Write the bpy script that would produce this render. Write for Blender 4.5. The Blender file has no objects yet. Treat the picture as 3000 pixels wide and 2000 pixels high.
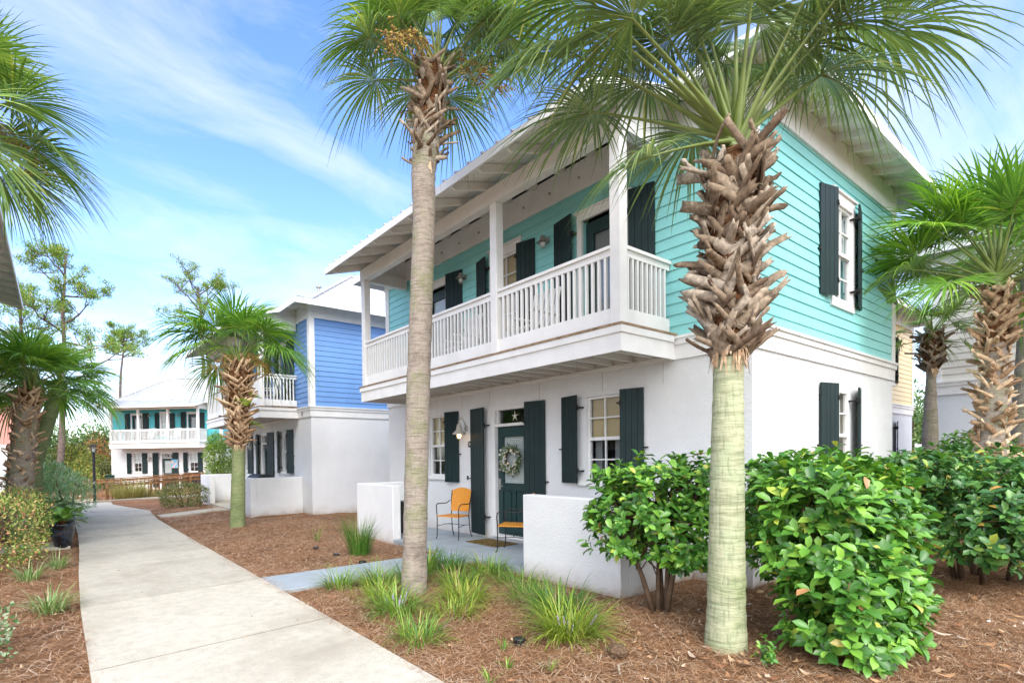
import bpy, bmesh, math, random
import numpy as np
from mathutils import Vector, Matrix
PI = math.pi
rad = math.radians
sc = bpy.context.scene
COL = sc.collection
rng = np.random.default_rng(7)
random.seed(11)

# ------------------------------------------------------------------ camera
cam_d = bpy.data.cameras.new('camera')
cam = bpy.data.objects.new('camera', cam_d)
COL.objects.link(cam)
sc.camera = cam
CAM = Vector((-6.691, -2.961, 1.6))
YAW, PITCH, ROLL = rad(54.017), rad(-1.051), rad(-0.713)
Fv = Vector((math.cos(PITCH)*math.cos(YAW), math.cos(PITCH)*math.sin(YAW), math.sin(PITCH)))
R0 = Vector((math.sin(YAW), -math.cos(YAW), 0))
U0 = R0.cross(Fv)
Rv = math.cos(ROLL)*R0 + math.sin(ROLL)*U0
Uv = -math.sin(ROLL)*R0 + math.cos(ROLL)*U0
m = Matrix((Rv, Uv, -Fv)).transposed().to_4x4()
m.translation = CAM
cam.matrix_world = m
cam_d.sensor_width = 36
cam_d.lens = 1555.776/3000*36
cam_d.shift_x = (1500-1301.427)/3000
cam_d.shift_y = (1370.0-1000)/3000
cam_d.clip_start = 0.05
cam_d.clip_end = 2000
sc.render.resolution_x = 1024
sc.render.resolution_y = 682

# ------------------------------------------------------------------ materials
def hexlin(h):
    h = h.lstrip('#')
    o = []
    for i in (0, 2, 4):
        c = int(h[i:i+2], 16)/255
        o.append(c/12.92 if c <= 0.04045 else ((c+0.055)/1.055)**2.4)
    return (*o, 1)

class NT:
    def __init__(s, name):
        s.m = bpy.data.materials.new(name); s.m.use_nodes = True
        s.t = s.m.node_tree; s.n = s.t.nodes; s.l = s.t.links
        s.b = s.n['Principled BSDF']; s.out = s.n['Material Output']
        s._co = None
    def N(s, t, **k):
        x = s.n.new(t)
        for a, v in k.items(): setattr(x, a, v)
        return x
    def L(s, a, b): s.l.new(a, b)
    def co(s, kind='Object', scale=(1, 1, 1)):
        if s._co is None: s._co = s.N('ShaderNodeTexCoord')
        mp = s.N('ShaderNodeMapping'); mp.inputs['Scale'].default_value = scale
        s.L(s._co.outputs[kind], mp.inputs['Vector'])
        return mp.outputs['Vector']
    def noise(s, scale, vec=None, detail=4, rough=0.55, dist=0):
        x = s.N('ShaderNodeTexNoise')
        x.inputs['Scale'].default_value = scale; x.inputs['Detail'].default_value = detail
        x.inputs['Roughness'].default_value = rough; x.inputs['Distortion'].default_value = dist
        s.L(vec if vec is not None else s.co(), x.inputs['Vector'])
        return x.outputs['Fac']
    def ramp(s, fac, stops, interp='LINEAR'):
        r = s.N('ShaderNodeValToRGB'); r.color_ramp.interpolation = interp
        e = r.color_ramp.elements
        while len(e) < len(stops): e.new(0.5)
        for i, (p, c) in enumerate(stops):
            e[i].position = p
            e[i].color = c if len(c) == 4 else (*c, 1)
        s.L(fac, r.inputs['Fac'])
        return r.outputs['Color']
    def mix(s, fac, a, b, mode='MIX'):
        x = s.N('ShaderNodeMix', data_type='RGBA', blend_type=mode)
        for sock, v in ((x.inputs['Factor'], fac), (x.inputs['A'], a), (x.inputs['B'], b)):
            if hasattr(v, 'is_output'): s.L(v, sock)
            else: sock.default_value = v if not isinstance(v, tuple) or len(v) == 4 else (*v, 1)
        return x.outputs['Result']
    def math(s, op, a, b=0.5):
        x = s.N('ShaderNodeMath', operation=op)
        for i, v in enumerate((a, b)):
            if hasattr(v, 'is_output'): s.L(v, x.inputs[i])
            else: x.inputs[i].default_value = v
        return x.outputs[0]
    def bump(s, h, strength=0.3, dist=0.01):
        b = s.N('ShaderNodeBump'); b.inputs['Strength'].default_value = strength
        b.inputs['Distance'].default_value = dist
        s.L(h, b.inputs['Height']); s.L(b.outputs['Normal'], s.b.inputs['Normal'])
    def color(s, c):
        if hasattr(c, 'is_output'): s.L(c, s.b.inputs['Base Color'])
        else: s.b.inputs['Base Color'].default_value = c if len(c) == 4 else (*c, 1)
    def rough(s, v, spec=None, metal=None):
        s.b.inputs['Roughness'].default_value = v
        if spec is not None: s.b.inputs['Specular IOR Level'].default_value = spec
        if metal is not None: s.b.inputs['Metallic'].default_value = metal
    def island(s):
        return s.N('ShaderNodeNewGeometry').outputs['Random Per Island']

def plain(name, col, rough=0.5, spec=0.4, metal=0, var=0.0, vs=6, bump=0.0, bs=80, bd=0.004, lo=0.8):
    k = NT(name); c = col if isinstance(col, tuple) else hexlin(col)
    c = (*c[:3], 1)
    if var:
        d = tuple(x*(1-var) for x in c[:3])+(1,)
        k.color(k.ramp(k.noise(vs), [(0.3, d), (0.7, c)]))
    else: k.color(c)
    k.rough(rough, spec, metal)
    if bump: k.bump(k.noise(bs, detail=3), bump, bd)
    return k.m

M = {}
def wood_white(name, c=(0.80, 0.80, 0.79)):
    k = NT(name)
    v = k.co(scale=(1, 1, 1))
    n = k.noise(3.0, v, 5)
    n2 = k.noise(30.0, k.co(scale=(0.25, 0.25, 1)), 4)
    a = k.ramp(n, [(0.25, tuple(x*0.88 for x in c)), (0.6, c)])
    b = k.mix(k.ramp(n2, [(0.60, (0, 0, 0)), (0.8, (0.3, 0.3, 0.3))]), a, tuple(x*0.72 for x in c))
    k.color(b); k.rough(0.5, 0.35); k.bump(n2, 0.12, 0.003)
    return k.m
M['trim'] = wood_white('white_painted_wood')
M['trim2'] = wood_white('white_painted_soffit', (0.80, 0.80, 0.77))

def stucco(name, c=(0.79, 0.80, 0.81), dirty=0.14):
    k = NT(name)
    n = k.noise(0.9, detail=6, rough=0.65)
    f = k.noise(120, detail=3)
    g = k.noise(38, detail=4)
    base = k.ramp(n, [(0.25, tuple(x*(1-dirty) for x in c)), (0.65, c)])
    base = k.mix(k.ramp(g, [(0.35, (0.25,)*3), (0.6, (0,)*3)]), base, tuple(x*0.9 for x in c))
    # rain splash and soil stain near the ground
    sx = k.N('ShaderNodeSeparateXYZ'); k.L(k.co(), sx.inputs[0])
    h = k.math('ADD', sx.outputs['Z'], k.math('MULTIPLY', k.math('SUBTRACT', k.noise(3.0, detail=5), 0.5), 0.35))
    st = k.ramp(h, [(0.0, (0.62,)*3), (0.10, (0.22,)*3), (0.26, (0.0,)*3)])
    base = k.mix(st, base, (0.42, 0.33, 0.25))
    k.color(base); k.rough(0.85, 0.2)
    k.bump(k.math('ADD', f, k.math('MULTIPLY', g, 1.6)), 0.8, 0.008)
    return k.m
M['stucco'] = stucco('white_stucco')
M['stucco_grey'] = stucco('pale_grey_stucco', (0.66, 0.69, 0.73))

def siding(name, c):
    k = NT(name)
    n = k.noise(1.3, detail=5, rough=0.6)
    g = k.noise(60, k.co(scale=(0.15, 0.15, 1)), 4)
    k.color(k.mix(k.ramp(g, [(0.45, (0, 0, 0)), (0.75, (0.25,)*3)]), k.ramp(n, [(0.25, tuple(x*0.86 for x in c)), (0.7, c)]), tuple(x*0.8 for x in c)))
    k.rough(0.42, 0.4); k.bump(g, 0.15, 0.002)
    return k.m
M['turq'] = siding('turquoise_siding', (0.29, 0.70, 0.70))
M['blue'] = siding('blue_siding', (0.17, 0.335, 0.67))
M['turq2'] = siding('bright_turquoise_siding', (0.085, 0.50, 0.56))
M['salmon'] = siding('salmon_siding', (0.72, 0.32, 0.27))
M['cream'] = siding('cream_siding', (0.74, 0.70, 0.63))
M['yellow'] = siding('yellow_siding', (0.80, 0.62, 0.30))

M['shutter'] = plain('dark_green_paint', (0.011, 0.028, 0.030), 0.5, 0.28, var=0.3, vs=3, bump=0.1, bs=60)
M['door'] = plain('dark_green_door', (0.014, 0.045, 0.046), 0.35, 0.5, var=0.25, vs=2)
M['black'] = plain('black_metal', (0.012, 0.012, 0.013), 0.45, 0.5)
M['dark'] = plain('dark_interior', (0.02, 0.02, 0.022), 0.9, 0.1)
M['grey_metal'] = plain('galvanised_metal', (0.42, 0.40, 0.37), 0.45, 0.5, 0.5, var=0.2)
M['chrome'] = plain('chrome', (0.6, 0.6, 0.6), 0.2, 0.6, 1.0)
M['cream_metal'] = plain('cream_enamel', (0.50, 0.47, 0.40), 0.35, 0.5, var=0.15)
def glass():
    k = NT('window_glass')
    tr = k.N('ShaderNodeBsdfTransparent'); tr.inputs[0].default_value = (0.82, 0.85, 0.86, 1)
    gl = k.N('ShaderNodeBsdfGlossy'); gl.inputs['Roughness'].default_value = 0.03
    gl.inputs['Color'].default_value = (0.9, 0.93, 0.95, 1)
    fr = k.N('ShaderNodeLayerWeight'); fr.inputs['Blend'].default_value = 0.35
    mx = k.N('ShaderNodeMixShader')
    k.L(k.math('ADD', k.math('MULTIPLY', k.math('POWER', fr.outputs['Facing'], 2.5), 0.8), 0.07), mx.inputs[0]); k.L(tr.outputs[0], mx.inputs[1]); k.L(gl.outputs[0], mx.inputs[2])
    k.L(mx.outputs[0], k.out.inputs['Surface'])
    return k.m
M['glass'] = glass()
def blind(name, c, sc_=60):
    k = NT(name)
    w = k.N('ShaderNodeTexWave', bands_direction='Z'); w.inputs['Scale'].default_value = sc_; w.inputs['Distortion'].default_value = 1.5
    k.L(k.co(), w.inputs['Vector'])
    k.color(k.ramp(w.outputs['Fac'], [(0.2, tuple(x*0.7 for x in c)), (0.7, c)])); k.rough(0.8, 0.1)
    return k.m
M['tan_blind'] = blind('woven_tan_shade', (0.74, 0.58, 0.34), 22)
M['white_blind'] = blind('white_slat_blind', (0.72, 0.75, 0.72), 9)
M['grey_blind'] = blind('grey_blind', (0.30, 0.31, 0.31), 9)
M['star'] = plain('dried_starfish', (0.70, 0.66, 0.56), 0.8, 0.2, bump=0.5, bs=120)

def roof_metal():
    k = NT('white_corrugated_metal')
    n = k.noise(1.2, detail=6, rough=0.7)
    k.color(k.ramp(n, [(0.3, (0.40, 0.41, 0.42)), (0.65, (0.56, 0.57, 0.59))])); k.rough(0.42, 0.5)
    return k.m
M['roof'] = roof_metal()
def deckwood():
    k = NT('weathered_deck_wood')
    n = k.noise(14, k.co(scale=(0.3, 1, 1)), 5)
    k.color(k.ramp(n, [(0.3, (0.16, 0.10, 0.06)), (0.7, (0.40, 0.29, 0.18))])); k.rough(0.8, 0.2)
    return k.m
M['deckwood'] = deckwood()
def rampwood():
    k = NT('brown_timber')
    n = k.noise(8, k.co(scale=(1, 1, 0.25)), 5)
    k.color(k.ramp(n, [(0.3, (0.12, 0.055, 0.025)), (0.7, (0.30, 0.16, 0.075))])); k.rough(0.75, 0.25)
    return k.m
M['rampwood'] = rampwood()

def concrete():
    k = NT('path_concrete')
    n = k.noise(0.55, detail=7, rough=0.65)
    f = k.noise(160, detail=2)
    p = k.noise(9, detail=6, rough=0.7)
    a = k.ramp(n, [(0.34, (0.36, 0.32, 0.25)), (0.5, (0.53, 0.49, 0.40)), (0.72, (0.60, 0.565, 0.475))])
    a = k.mix(k.ramp(p, [(0.42, (0.0,)*3), (0.72, (0.65,)*3)]), a, (0.36, 0.33, 0.27))
    a = k.mix(k.ramp(f, [(0.38, (0.45,)*3), (0.55, (0.0,)*3)]), a, (0.27, 0.25, 0.21))
    # tinted island per slab
    isl = k.ramp(k.island(), [(0, (0.9,)*3), (1, (1.04,)*3)])
    a = k.mix(1.0, a, isl, 'MULTIPLY')
    k.color(a); k.rough(0.85, 0.2); k.bump(k.math('ADD', f, p), 0.25, 0.004)
    return k.m
M['concrete'] = concrete()
def bluefloor():
    k = NT('blue_grey_painted_concrete')
    n = k.noise(2.2, detail=7, rough=0.7)
    k.color(k.ramp(n, [(0.3, (0.26, 0.30, 0.33)), (0.7, (0.36, 0.41, 0.45))])); k.rough(0.6, 0.3)
    k.bump(k.noise(90), 0.15, 0.003)
    return k.m
M['bluefloor'] = bluefloor()

def straw():
    k = NT('pine_straw_ground')
    v = k.co()
    w = k.noise(1.1, v, 5, 0.6)
    def strands(rot, sc_, seed):
        mp = k.N('ShaderNodeMapping'); mp.inputs['Rotation'].default_value = (0, 0, rot)
        mp.inputs['Scale'].default_value = (1, 9, 1); mp.inputs['Location'].default_value = (seed, seed*2, 0)
        k.L(v, mp.inputs['Vector'])
        return k.noise(sc_, mp.outputs['Vector'], 4, 0.6, 1.2)
    a, b, c = strands(0.3, 12, 0), strands(1.4, 10, 3), strands(2.5, 14, 7)
    mx = k.math('MAXIMUM', k.math('MAXIMUM', a, b), c)
    col = k.ramp(mx, [(0.44, (0.07, 0.036, 0.018)), (0.54, (0.25, 0.125, 0.062)), (0.66, (0.44, 0.25, 0.135)), (0.8, (0.62, 0.45, 0.30))])
    big = k.ramp(w, [(0.3, (0.62, 0.58, 0.56)), (0.5, (0.95, 0.93, 0.9)), (0.7, (1.2, 1.15, 1.1))])
    k.color(k.mix(1.0, col, big, 'MULTIPLY')); k.rough(0.9, 0.15)
    k.bump(mx, 1.0, 0.03)
    return k.m
M['straw'] = straw()
def islandmat(name, stops, rough=0.6, spec=0.3, trans=0.0, noise_s=None, noise_amt=0.3):
    k = NT(name)
    c = k.ramp(k.island(), stops)
    if noise_s:
        d = k.ramp(k.noise(noise_s, detail=4), [(0.3, (1-noise_amt,)*3), (0.7, (1.0+noise_amt*0.3,)*3)])
        c = k.mix(1.0, c, d, 'MULTIPLY')
    k.color(c); k.rough(rough, spec)
    if trans:
        tl = k.N('ShaderNodeBsdfTranslucent'); k.L(k.mix(1.0, c, (1.5, 1.5, 0.6, 1), 'MULTIPLY'), tl.inputs[0])
        mx = k.N('ShaderNodeMixShader'); mx.inputs[0].default_value = trans
        k.L(k.b.outputs[0], mx.inputs[1]); k.L(tl.outputs[0], mx.inputs[2]); k.L(mx.outputs[0], k.out.inputs['Surface'])
    return k.m
M['needle'] = islandmat('pine_needle_litter', [(0, (0.17, 0.080, 0.040)), (0.45, (0.42, 0.225, 0.112)), (0.8, (0.57, 0.37, 0.215)), (1, (0.72, 0.62, 0.48))], 0.75, 0.2)
M['deadleaf'] = islandmat('fallen_leaf', [(0, (0.20, 0.09, 0.045)), (0.5, (0.40, 0.21, 0.10)), (0.85, (0.52, 0.36, 0.22)), (0.96, (0.56, 0.48, 0.40)), (1, (0.62, 0.58, 0.52))], 0.7, 0.25)
M['frond'] = islandmat('palm_frond', [(0, (0.076, 0.161, 0.037)), (0.5, (0.161, 0.284, 0.068)), (0.85, (0.284, 0.416, 0.105)), (1, (0.567, 0.548, 0.151))], 0.38, 0.5, 0.28)
M['frond_near'] = islandmat('palm_frond_grey_green', [(0, (0.073, 0.137, 0.047)), (0.5, (0.152, 0.240, 0.087)), (0.88, (0.272, 0.353, 0.137)), (1, (0.529, 0.482, 0.160))], 0.36, 0.5, 0.28)
M['frond_bright'] = islandmat('palm_frond_bright', [(0, (0.068, 0.176, 0.027)), (0.5, (0.149, 0.324, 0.047)), (0.9, (0.297, 0.486, 0.068)), (1, (0.486, 0.540, 0.081))], 0.38, 0.5, 0.3)
M['petiole'] = plain('palm_petiole', (0.20, 0.265, 0.062), 0.4, 0.45, var=0.3, vs=8)
M['thread'] = islandmat('fruit_stalk', [(0, (0.16, 0.08, 0.03)), (0.6, (0.35, 0.22, 0.07)), (1, (0.50, 0.40, 0.10))], 0.7, 0.2)
M['boot'] = islandmat('dry_leaf_base', [(0, (0.131, 0.086, 0.056)), (0.35, (0.262, 0.193, 0.131)), (0.75, (0.385, 0.307, 0.226)), (1, (0.492, 0.426, 0.344))], 0.85, 0.15, 0, 26, 0.55)
M['boot_dark'] = islandmat('tan_leaf_base', [(0, (0.239, 0.139, 0.075)), (0.5, (0.502, 0.336, 0.204)), (1, (0.788, 0.598, 0.405))], 0.8, 0.2, 0, 22, 0.5)  # tan-brown leaf bases, tone differs at random per piece
M['fiber'] = plain('palm_fibre', (0.17, 0.075, 0.032), 0.9, 0.1, var=0.6, vs=25, bump=0.9, bs=60, bd=0.03)
def trunkmat(name, stops, ring=26):
    k = NT(name)
    v = k.co()
    r = k.noise(ring, k.co(scale=(0.22, 0.22, 1.6)), 3, 0.6, 0.6)
    vs = k.noise(45, k.co(scale=(1, 1, 0.12)), 4)
    bl = k.noise(2.3, v, 5, 0.65)
    c = k.ramp(bl, stops)
    c = k.mix(k.ramp(r, [(0.36, (0.45,)*3), (0.52, (0,)*3)]), c, tuple(x*0.55 for x in stops[0][1]))
    c = k.mix(k.ramp(vs, [(0.34, (0.5,)*3), (0.45, (0,)*3)]), c, tuple(x*0.5 for x in stops[-1][1]))
    k.color(c); k.rough(0.85, 0.15); k.bump(k.math('ADD', k.math('MULTIPLY', r, 1.6), vs), 0.8, 0.012)
    return k.m
M['trunk_grey'] = trunkmat('grey_palm_bark', [(0.3, (0.19, 0.155, 0.125)), (0.48, (0.34, 0.29, 0.245)), (0.60, (0.25, 0.245, 0.15)), (0.75, (0.42, 0.365, 0.32))], 30)
M['trunk_pale'] = trunkmat('lichen_green_bark', [(0.3, (0.25, 0.30, 0.15)), (0.5, (0.42, 0.43, 0.28)), (0.7, (0.33, 0.41, 0.235))], 16)
M['trunk_green'] = trunkmat('algae_green_bark', [(0.3, (0.16, 0.20, 0.09)), (0.5, (0.23, 0.28, 0.13)), (0.75, (0.30, 0.30, 0.17))], 24)
M['bark'] = plain('pine_bark', (0.19, 0.15, 0.13), 0.9, 0.1, var=0.5, vs=5, bump=0.8, bs=14, bd=0.05)
M['stem'] = plain('shrub_stem', (0.13, 0.085, 0.055), 0.85, 0.15, var=0.4, vs=20)
M['leaf_hedge'] = islandmat('glossy_shrub_leaf', [(0, (0.035, 0.121, 0.019)), (0.45, (0.096, 0.263, 0.039)), (0.85, (0.208, 0.432, 0.056)), (0.95, (0.264, 0.485, 0.066)), (0.985, (0.508, 0.575, 0.087)), (0.99, (0.464, 0.243, 0.111)), (1, (0.464, 0.243, 0.111))], 0.30, 0.5, 0.16)
M['leaf_dark'] = islandmat('dark_shrub_leaf', [(0, (0.025, 0.091, 0.025)), (0.5, (0.070, 0.192, 0.048)), (0.93, (0.155, 0.330, 0.064)), (0.98, (0.404, 0.477, 0.074)), (1, (0.642, 0.275, 0.091))], 0.30, 0.5, 0.14)
M['leaf_abelia'] = islandmat('abelia_leaf', [(0, (0.060, 0.144, 0.030)), (0.4, (0.169, 0.287, 0.051)), (0.75, (0.575, 0.608, 0.186)), (0.9, (0.608, 0.287, 0.152)), (1, (0.710, 0.338, 0.220))], 0.5, 0.4, 0.2)
M['leaf_bright'] = islandmat('bright_bamboo_leaf', [(0, (0.07, 0.17, 0.02)), (0.5, (0.17, 0.33, 0.03)), (1, (0.38, 0.46, 0.05))], 0.5, 0.3, 0.3)
M['leaf_silver'] = islandmat('silvery_leaf', [(0, (0.108, 0.270, 0.108)), (0.5, (0.270, 0.522, 0.252)), (1, (0.720, 0.800, 0.684))], 0.5, 0.4, 0.2)
M['leaf_varieg'] = islandmat('variegated_leaf', [(0, (0.05, 0.13, 0.04)), (0.5, (0.14, 0.26, 0.09)), (1, (0.62, 0.66, 0.50))], 0.5, 0.4, 0.15)
M['leaf_mixed'] = islandmat('mixed_shrub_leaf', [(0, (0.04, 0.07, 0.02)), (0.5, (0.13, 0.17, 0.05)), (1, (0.34, 0.32, 0.16))], 0.6, 0.3, 0.2)
M['leaf_red'] = islandmat('reddish_leaf', [(0, (0.10, 0.05, 0.03)), (0.5, (0.30, 0.10, 0.07)), (1, (0.42, 0.22, 0.12))], 0.6, 0.3, 0.2)
M['leaf_autumn'] = islandmat('orange_leaf', [(0, (0.192, 0.108, 0.036)), (0.5, (0.504, 0.204, 0.072)), (1, (0.600, 0.336, 0.120))], 0.6, 0.3, 0.2)
M['leaf_wild'] = islandmat('wild_bush_leaf', [(0, (0.090, 0.135, 0.030)), (0.5, (0.255, 0.315, 0.075)), (0.9, (0.510, 0.495, 0.135)), (1, (0.630, 0.390, 0.120))], 0.6, 0.3, 0.25)
M['leaf_oak'] = islandmat('oak_leaf', [(0, (0.051, 0.112, 0.036)), (0.6, (0.121, 0.223, 0.072)), (1, (0.243, 0.344, 0.121))], 0.6, 0.3, 0.15)
M['needles_green'] = islandmat('pine_needles', [(0, (0.070, 0.169, 0.040)), (0.5, (0.198, 0.337, 0.070)), (0.9, (0.376, 0.515, 0.099)), (1, (0.594, 0.396, 0.158))], 0.6, 0.3, 0.3)
M['grass'] = islandmat('liriope_blade', [(0, (0.057, 0.150, 0.023)), (0.5, (0.150, 0.299, 0.041)), (0.85, (0.299, 0.437, 0.069)), (0.92, (0.484, 0.484, 0.138)), (0.95, (0.372, 0.266, 0.141)), (1, (0.372, 0.266, 0.141))], 0.4, 0.4, 0.25)
M['grass_dark'] = islandmat('tall_blade', [(0, (0.035, 0.115, 0.017)), (0.6, (0.081, 0.230, 0.029)), (0.92, (0.184, 0.344, 0.058)), (0.95, (0.357, 0.255, 0.136)), (1, (0.357, 0.255, 0.136))], 0.4, 0.4, 0.25)
M['grass_yellow'] = islandmat('yellow_green_blade', [(0, (0.094, 0.189, 0.024)), (0.5, (0.226, 0.339, 0.038)), (0.92, (0.434, 0.471, 0.084)), (0.95, (0.344, 0.246, 0.131)), (1, (0.344, 0.246, 0.131))], 0.4, 0.4, 0.25)
M['grass_varieg'] = islandmat('variegated_blade', [(0, (0.09, 0.19, 0.04)), (0.5, (0.22, 0.33, 0.11)), (1, (0.58, 0.60, 0.38))], 0.4, 0.4, 0.25)
M['grass_dry'] = islandmat('dry_blade', [(0, (0.22, 0.26, 0.07)), (0.5, (0.38, 0.37, 0.15)), (1, (0.55, 0.44, 0.27))], 0.5, 0.3, 0.25)
M['sago'] = islandmat('sago_leaflet', [(0, (0.039, 0.117, 0.016)), (0.6, (0.091, 0.234, 0.026)), (0.93, (0.169, 0.325, 0.039)), (1, (0.585, 0.546, 0.104))], 0.35, 0.5, 0.15)
M['fern'] = islandmat('fern_leaflet', [(0, (0.12, 0.28, 0.02)), (1, (0.38, 0.52, 0.04))], 0.45, 0.4, 0.3)
def potmat():
    k = NT('glazed_pot')
    n = k.noise(7, detail=5)
    k.color(k.ramp(n, [(0.45, (0.010, 0.011, 0.016)), (0.6, (0.02, 0.035, 0.055)), (0.75, (0.10, 0.05, 0.03))])); k.rough(0.12, 0.7)
    return k.m
M['pot'] = potmat()
M['wicker'] = None
def wicker():
    k = NT('orange_wicker')
    w = k.N('ShaderNodeTexChecker'); w.inputs['Scale'].default_value = 46
    k.L(k.co(), w.inputs['Vector'])
    n = k.noise(60)
    c = k.mix(w.outputs['Fac'], (0.78, 0.34, 0.035), (0.46, 0.17, 0.02))
    k.color(c); k.rough(0.5, 0.4); k.bump(w.outputs['Fac'], 0.6, 0.004)
    return k.m
M['wicker'] = wicker()
def emis(name, c, s):
    k = NT(name); k.b.inputs['Emission Color'].default_value = (*c, 1); k.b.inputs['Emission Strength'].default_value = s
    k.color((*c, 1)); return k.m
M['bulb'] = emis('lit_bulb', (1.0, 0.62, 0.28), 3)
M['white_glass'] = plain('frosted_glass', (0.7, 0.7, 0.68), 0.3, 0.5)
M['plaque'] = plain('plaque_black', (0.015, 0.015, 0.015), 0.5, 0.4)
M['paper'] = plain('white_paint', (0.75, 0.75, 0.75), 0.6, 0.3)
M['lawn'] = plain('lawn_soil', (0.10, 0.14, 0.045), 0.9, 0.1, var=0.5, vs=4)

# ------------------------------------------------------------------ mesh builder
class MB:
    def __init__(s, tf=None):
        s.v = []; s.f = []; s.mi = []; s.tf = tf; s.cur = 0
    def P(s, p):
        p = s.tf(*p) if s.tf else p
        s.v.append(tuple(p)); return len(s.v)-1
    def face(s, idx): s.f.append(tuple(idx)); s.mi.append(s.cur)
    def poly(s, pts): s.face([s.P(p) for p in pts])
    def hexa(s, c):     # 8 corners: bottom 4 then top 4
        i = [s.P(p) for p in c]
        for q in ((0, 3, 2, 1), (4, 5, 6, 7), (0, 1, 5, 4), (1, 2, 6, 5), (2, 3, 7, 6), (3, 0, 4, 7)):
            s.face([i[k] for k in q])
    def box(s, x0, x1, y0, y1, z0, z1):
        s.hexa([(x0, y0, z0), (x1, y0, z0), (x1, y1, z0), (x0, y1, z0), (x0, y0, z1), (x1, y0, z1), (x1, y1, z1), (x0, y1, z1)])
    def slab(s, top, th):   # top: 4 points, thickness down
        s.hexa([(p[0], p[1], p[2]-th) for p in top]+list(top))
    def obox(s, c, ax, ay, az, hx, hy, hz):
        c, ax, ay, az = Vector(c), Vector(ax), Vector(ay), Vector(az)
        pts = []
        for sz in (-1, 1):
            for sx, sy in ((-1, -1), (1, -1), (1, 1), (-1, 1)):
                pts.append(tuple(c+ax*hx*sx+ay*hy*sy+az*hz*sz))
        s.hexa(pts)
    def tube(s, pts, rads, n=8, cap=True, flat=1.0):
        pts = [Vector(p) for p in pts]
        if not hasattr(rads, '__len__'): rads = [rads]*len(pts)
        rings = []
        t0 = (pts[1]-pts[0]).normalized()
        up = Vector((0, 0, 1)) if abs(t0.z) < 0.95 else Vector((1, 0, 0))
        a = t0.cross(up).normalized()
        for i, p in enumerate(pts):
            if i == 0: t = pts[1]-pts[0]
            elif i == len(pts)-1: t = pts[-1]-pts[-2]
            else: t = pts[i+1]-pts[i-1]
            t.normalize()
            a = (a-t*a.dot(t)); a.normalize(); b = t.cross(a)
            rings.append([s.P(tuple(p+a*(rads[i]*math.cos(2*PI*k/n))+b*(flat*rads[i]*math.sin(2*PI*k/n)))) for k in range(n)])
        for i in range(len(rings)-1):
            for k in range(n):
                s.face((rings[i][k], rings[i][(k+1) % n], rings[i+1][(k+1) % n], rings[i+1][k]))
        if cap:
            s.face(rings[0][::-1]); s.face(rings[-1])
    def lathe(s, prof, c=(0, 0, 0), n=20, cap=True):
        rings = []
        for r, z in prof:
            rings.append([s.P((c[0]+r*math.cos(2*PI*k/n), c[1]+r*math.sin(2*PI*k/n), c[2]+z)) for k in range(n)])
        for i in range(len(rings)-1):
            for k in range(n):
                s.face((rings[i][k], rings[i][(k+1) % n], rings[i+1][(k+1) % n], rings[i+1][k]))
        if cap: s.face(rings[0][::-1]); s.face(rings[-1])
    def arr(s, V, Fc):
        o = len(s.v); s.v.extend(map(tuple, V)); s.f.extend(tuple(i+o for i in f) for f in Fc); s.mi.extend([s.cur]*len(Fc))
    def build(s, name, mats, parent=None, smooth=False, fixn=True, bevel=0.0):
        me = bpy.data.meshes.new(name)
        me.from_pydata(s.v, [], s.f)
        if not isinstance(mats, (list, tuple)): mats = [mats]
        for mm in mats: me.materials.append(mm)
        if len(mats) > 1: me.polygons.foreach_set('material_index', s.mi)
        if fixn:
            bm = bmesh.new(); bm.from_mesh(me); bmesh.ops.recalc_face_normals(bm, faces=bm.faces); bm.to_mesh(me); bm.free()
        if smooth: me.polygons.foreach_set('use_smooth', [True]*len(me.polygons))
        me.update()
        o = bpy.data.objects.new(name, me); COL.objects.link(o)
        if parent: o.parent = parent
        if bevel:
            b = o.modifiers.new('edge', 'BEVEL'); b.width = bevel; b.segments = 1; b.limit_method = 'ANGLE'
        return o

def np_mesh(name, V, Fq, mats, parent=None, smooth=False, mi=None):
    """V (n,3), Fq (m,k) all faces with k corners"""
    me = bpy.data.meshes.new(name)
    n, (mf, k) = len(V), Fq.shape
    me.vertices.add(n); me.vertices.foreach_set('co', V.astype(np.float32).ravel())
    me.loops.add(mf*k); me.loops.foreach_set('vertex_index', Fq.astype(np.int32).ravel())
    me.polygons.add(mf); me.polygons.foreach_set('loop_start', np.arange(0, mf*k, k, dtype=np.int32))
    me.polygons.foreach_set('loop_total', np.full(mf, k, dtype=np.int32))
    if not isinstance(mats, (list, tuple)): mats = [mats]
    for mm in mats: me.materials.append(mm)
    if mi is not None: me.polygons.foreach_set('material_index', mi.astype(np.int32))
    if smooth: me.polygons.foreach_set('use_smooth', np.ones(mf, dtype=bool))
    me.update(calc_edges=True); me.validate()
    o = bpy.data.objects.new(name, me); COL.objects.link(o)
    if parent: o.parent = parent
    return o

def tag(o, label, cat=None, group=None, kind=None):
    if label: o['label'] = label
    if cat: o['category'] = cat
    if group: o['group'] = group
    if kind: o['kind'] = kind
    return o
def empty(name, loc=(0, 0, 0), rz=0):
    o = bpy.data.objects.new(name, None); COL.objects.link(o); o.location = loc; o.rotation_euler = (0, 0, rz)
    o.empty_display_size = 0.1
    return o
def share(o, parent, loc=(0, 0, 0), rz=None):
    c = o.copy(); COL.objects.link(c); c.parent = parent; c.location = loc
    if rz is not None: c.rotation_euler = (0, 0, rz)
    return c
def copy_tree(o, parent=None):
    c = o.copy(); COL.objects.link(c); c.parent = parent
    for ch in list(o.children): copy_tree(ch, c)
    return c
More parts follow.
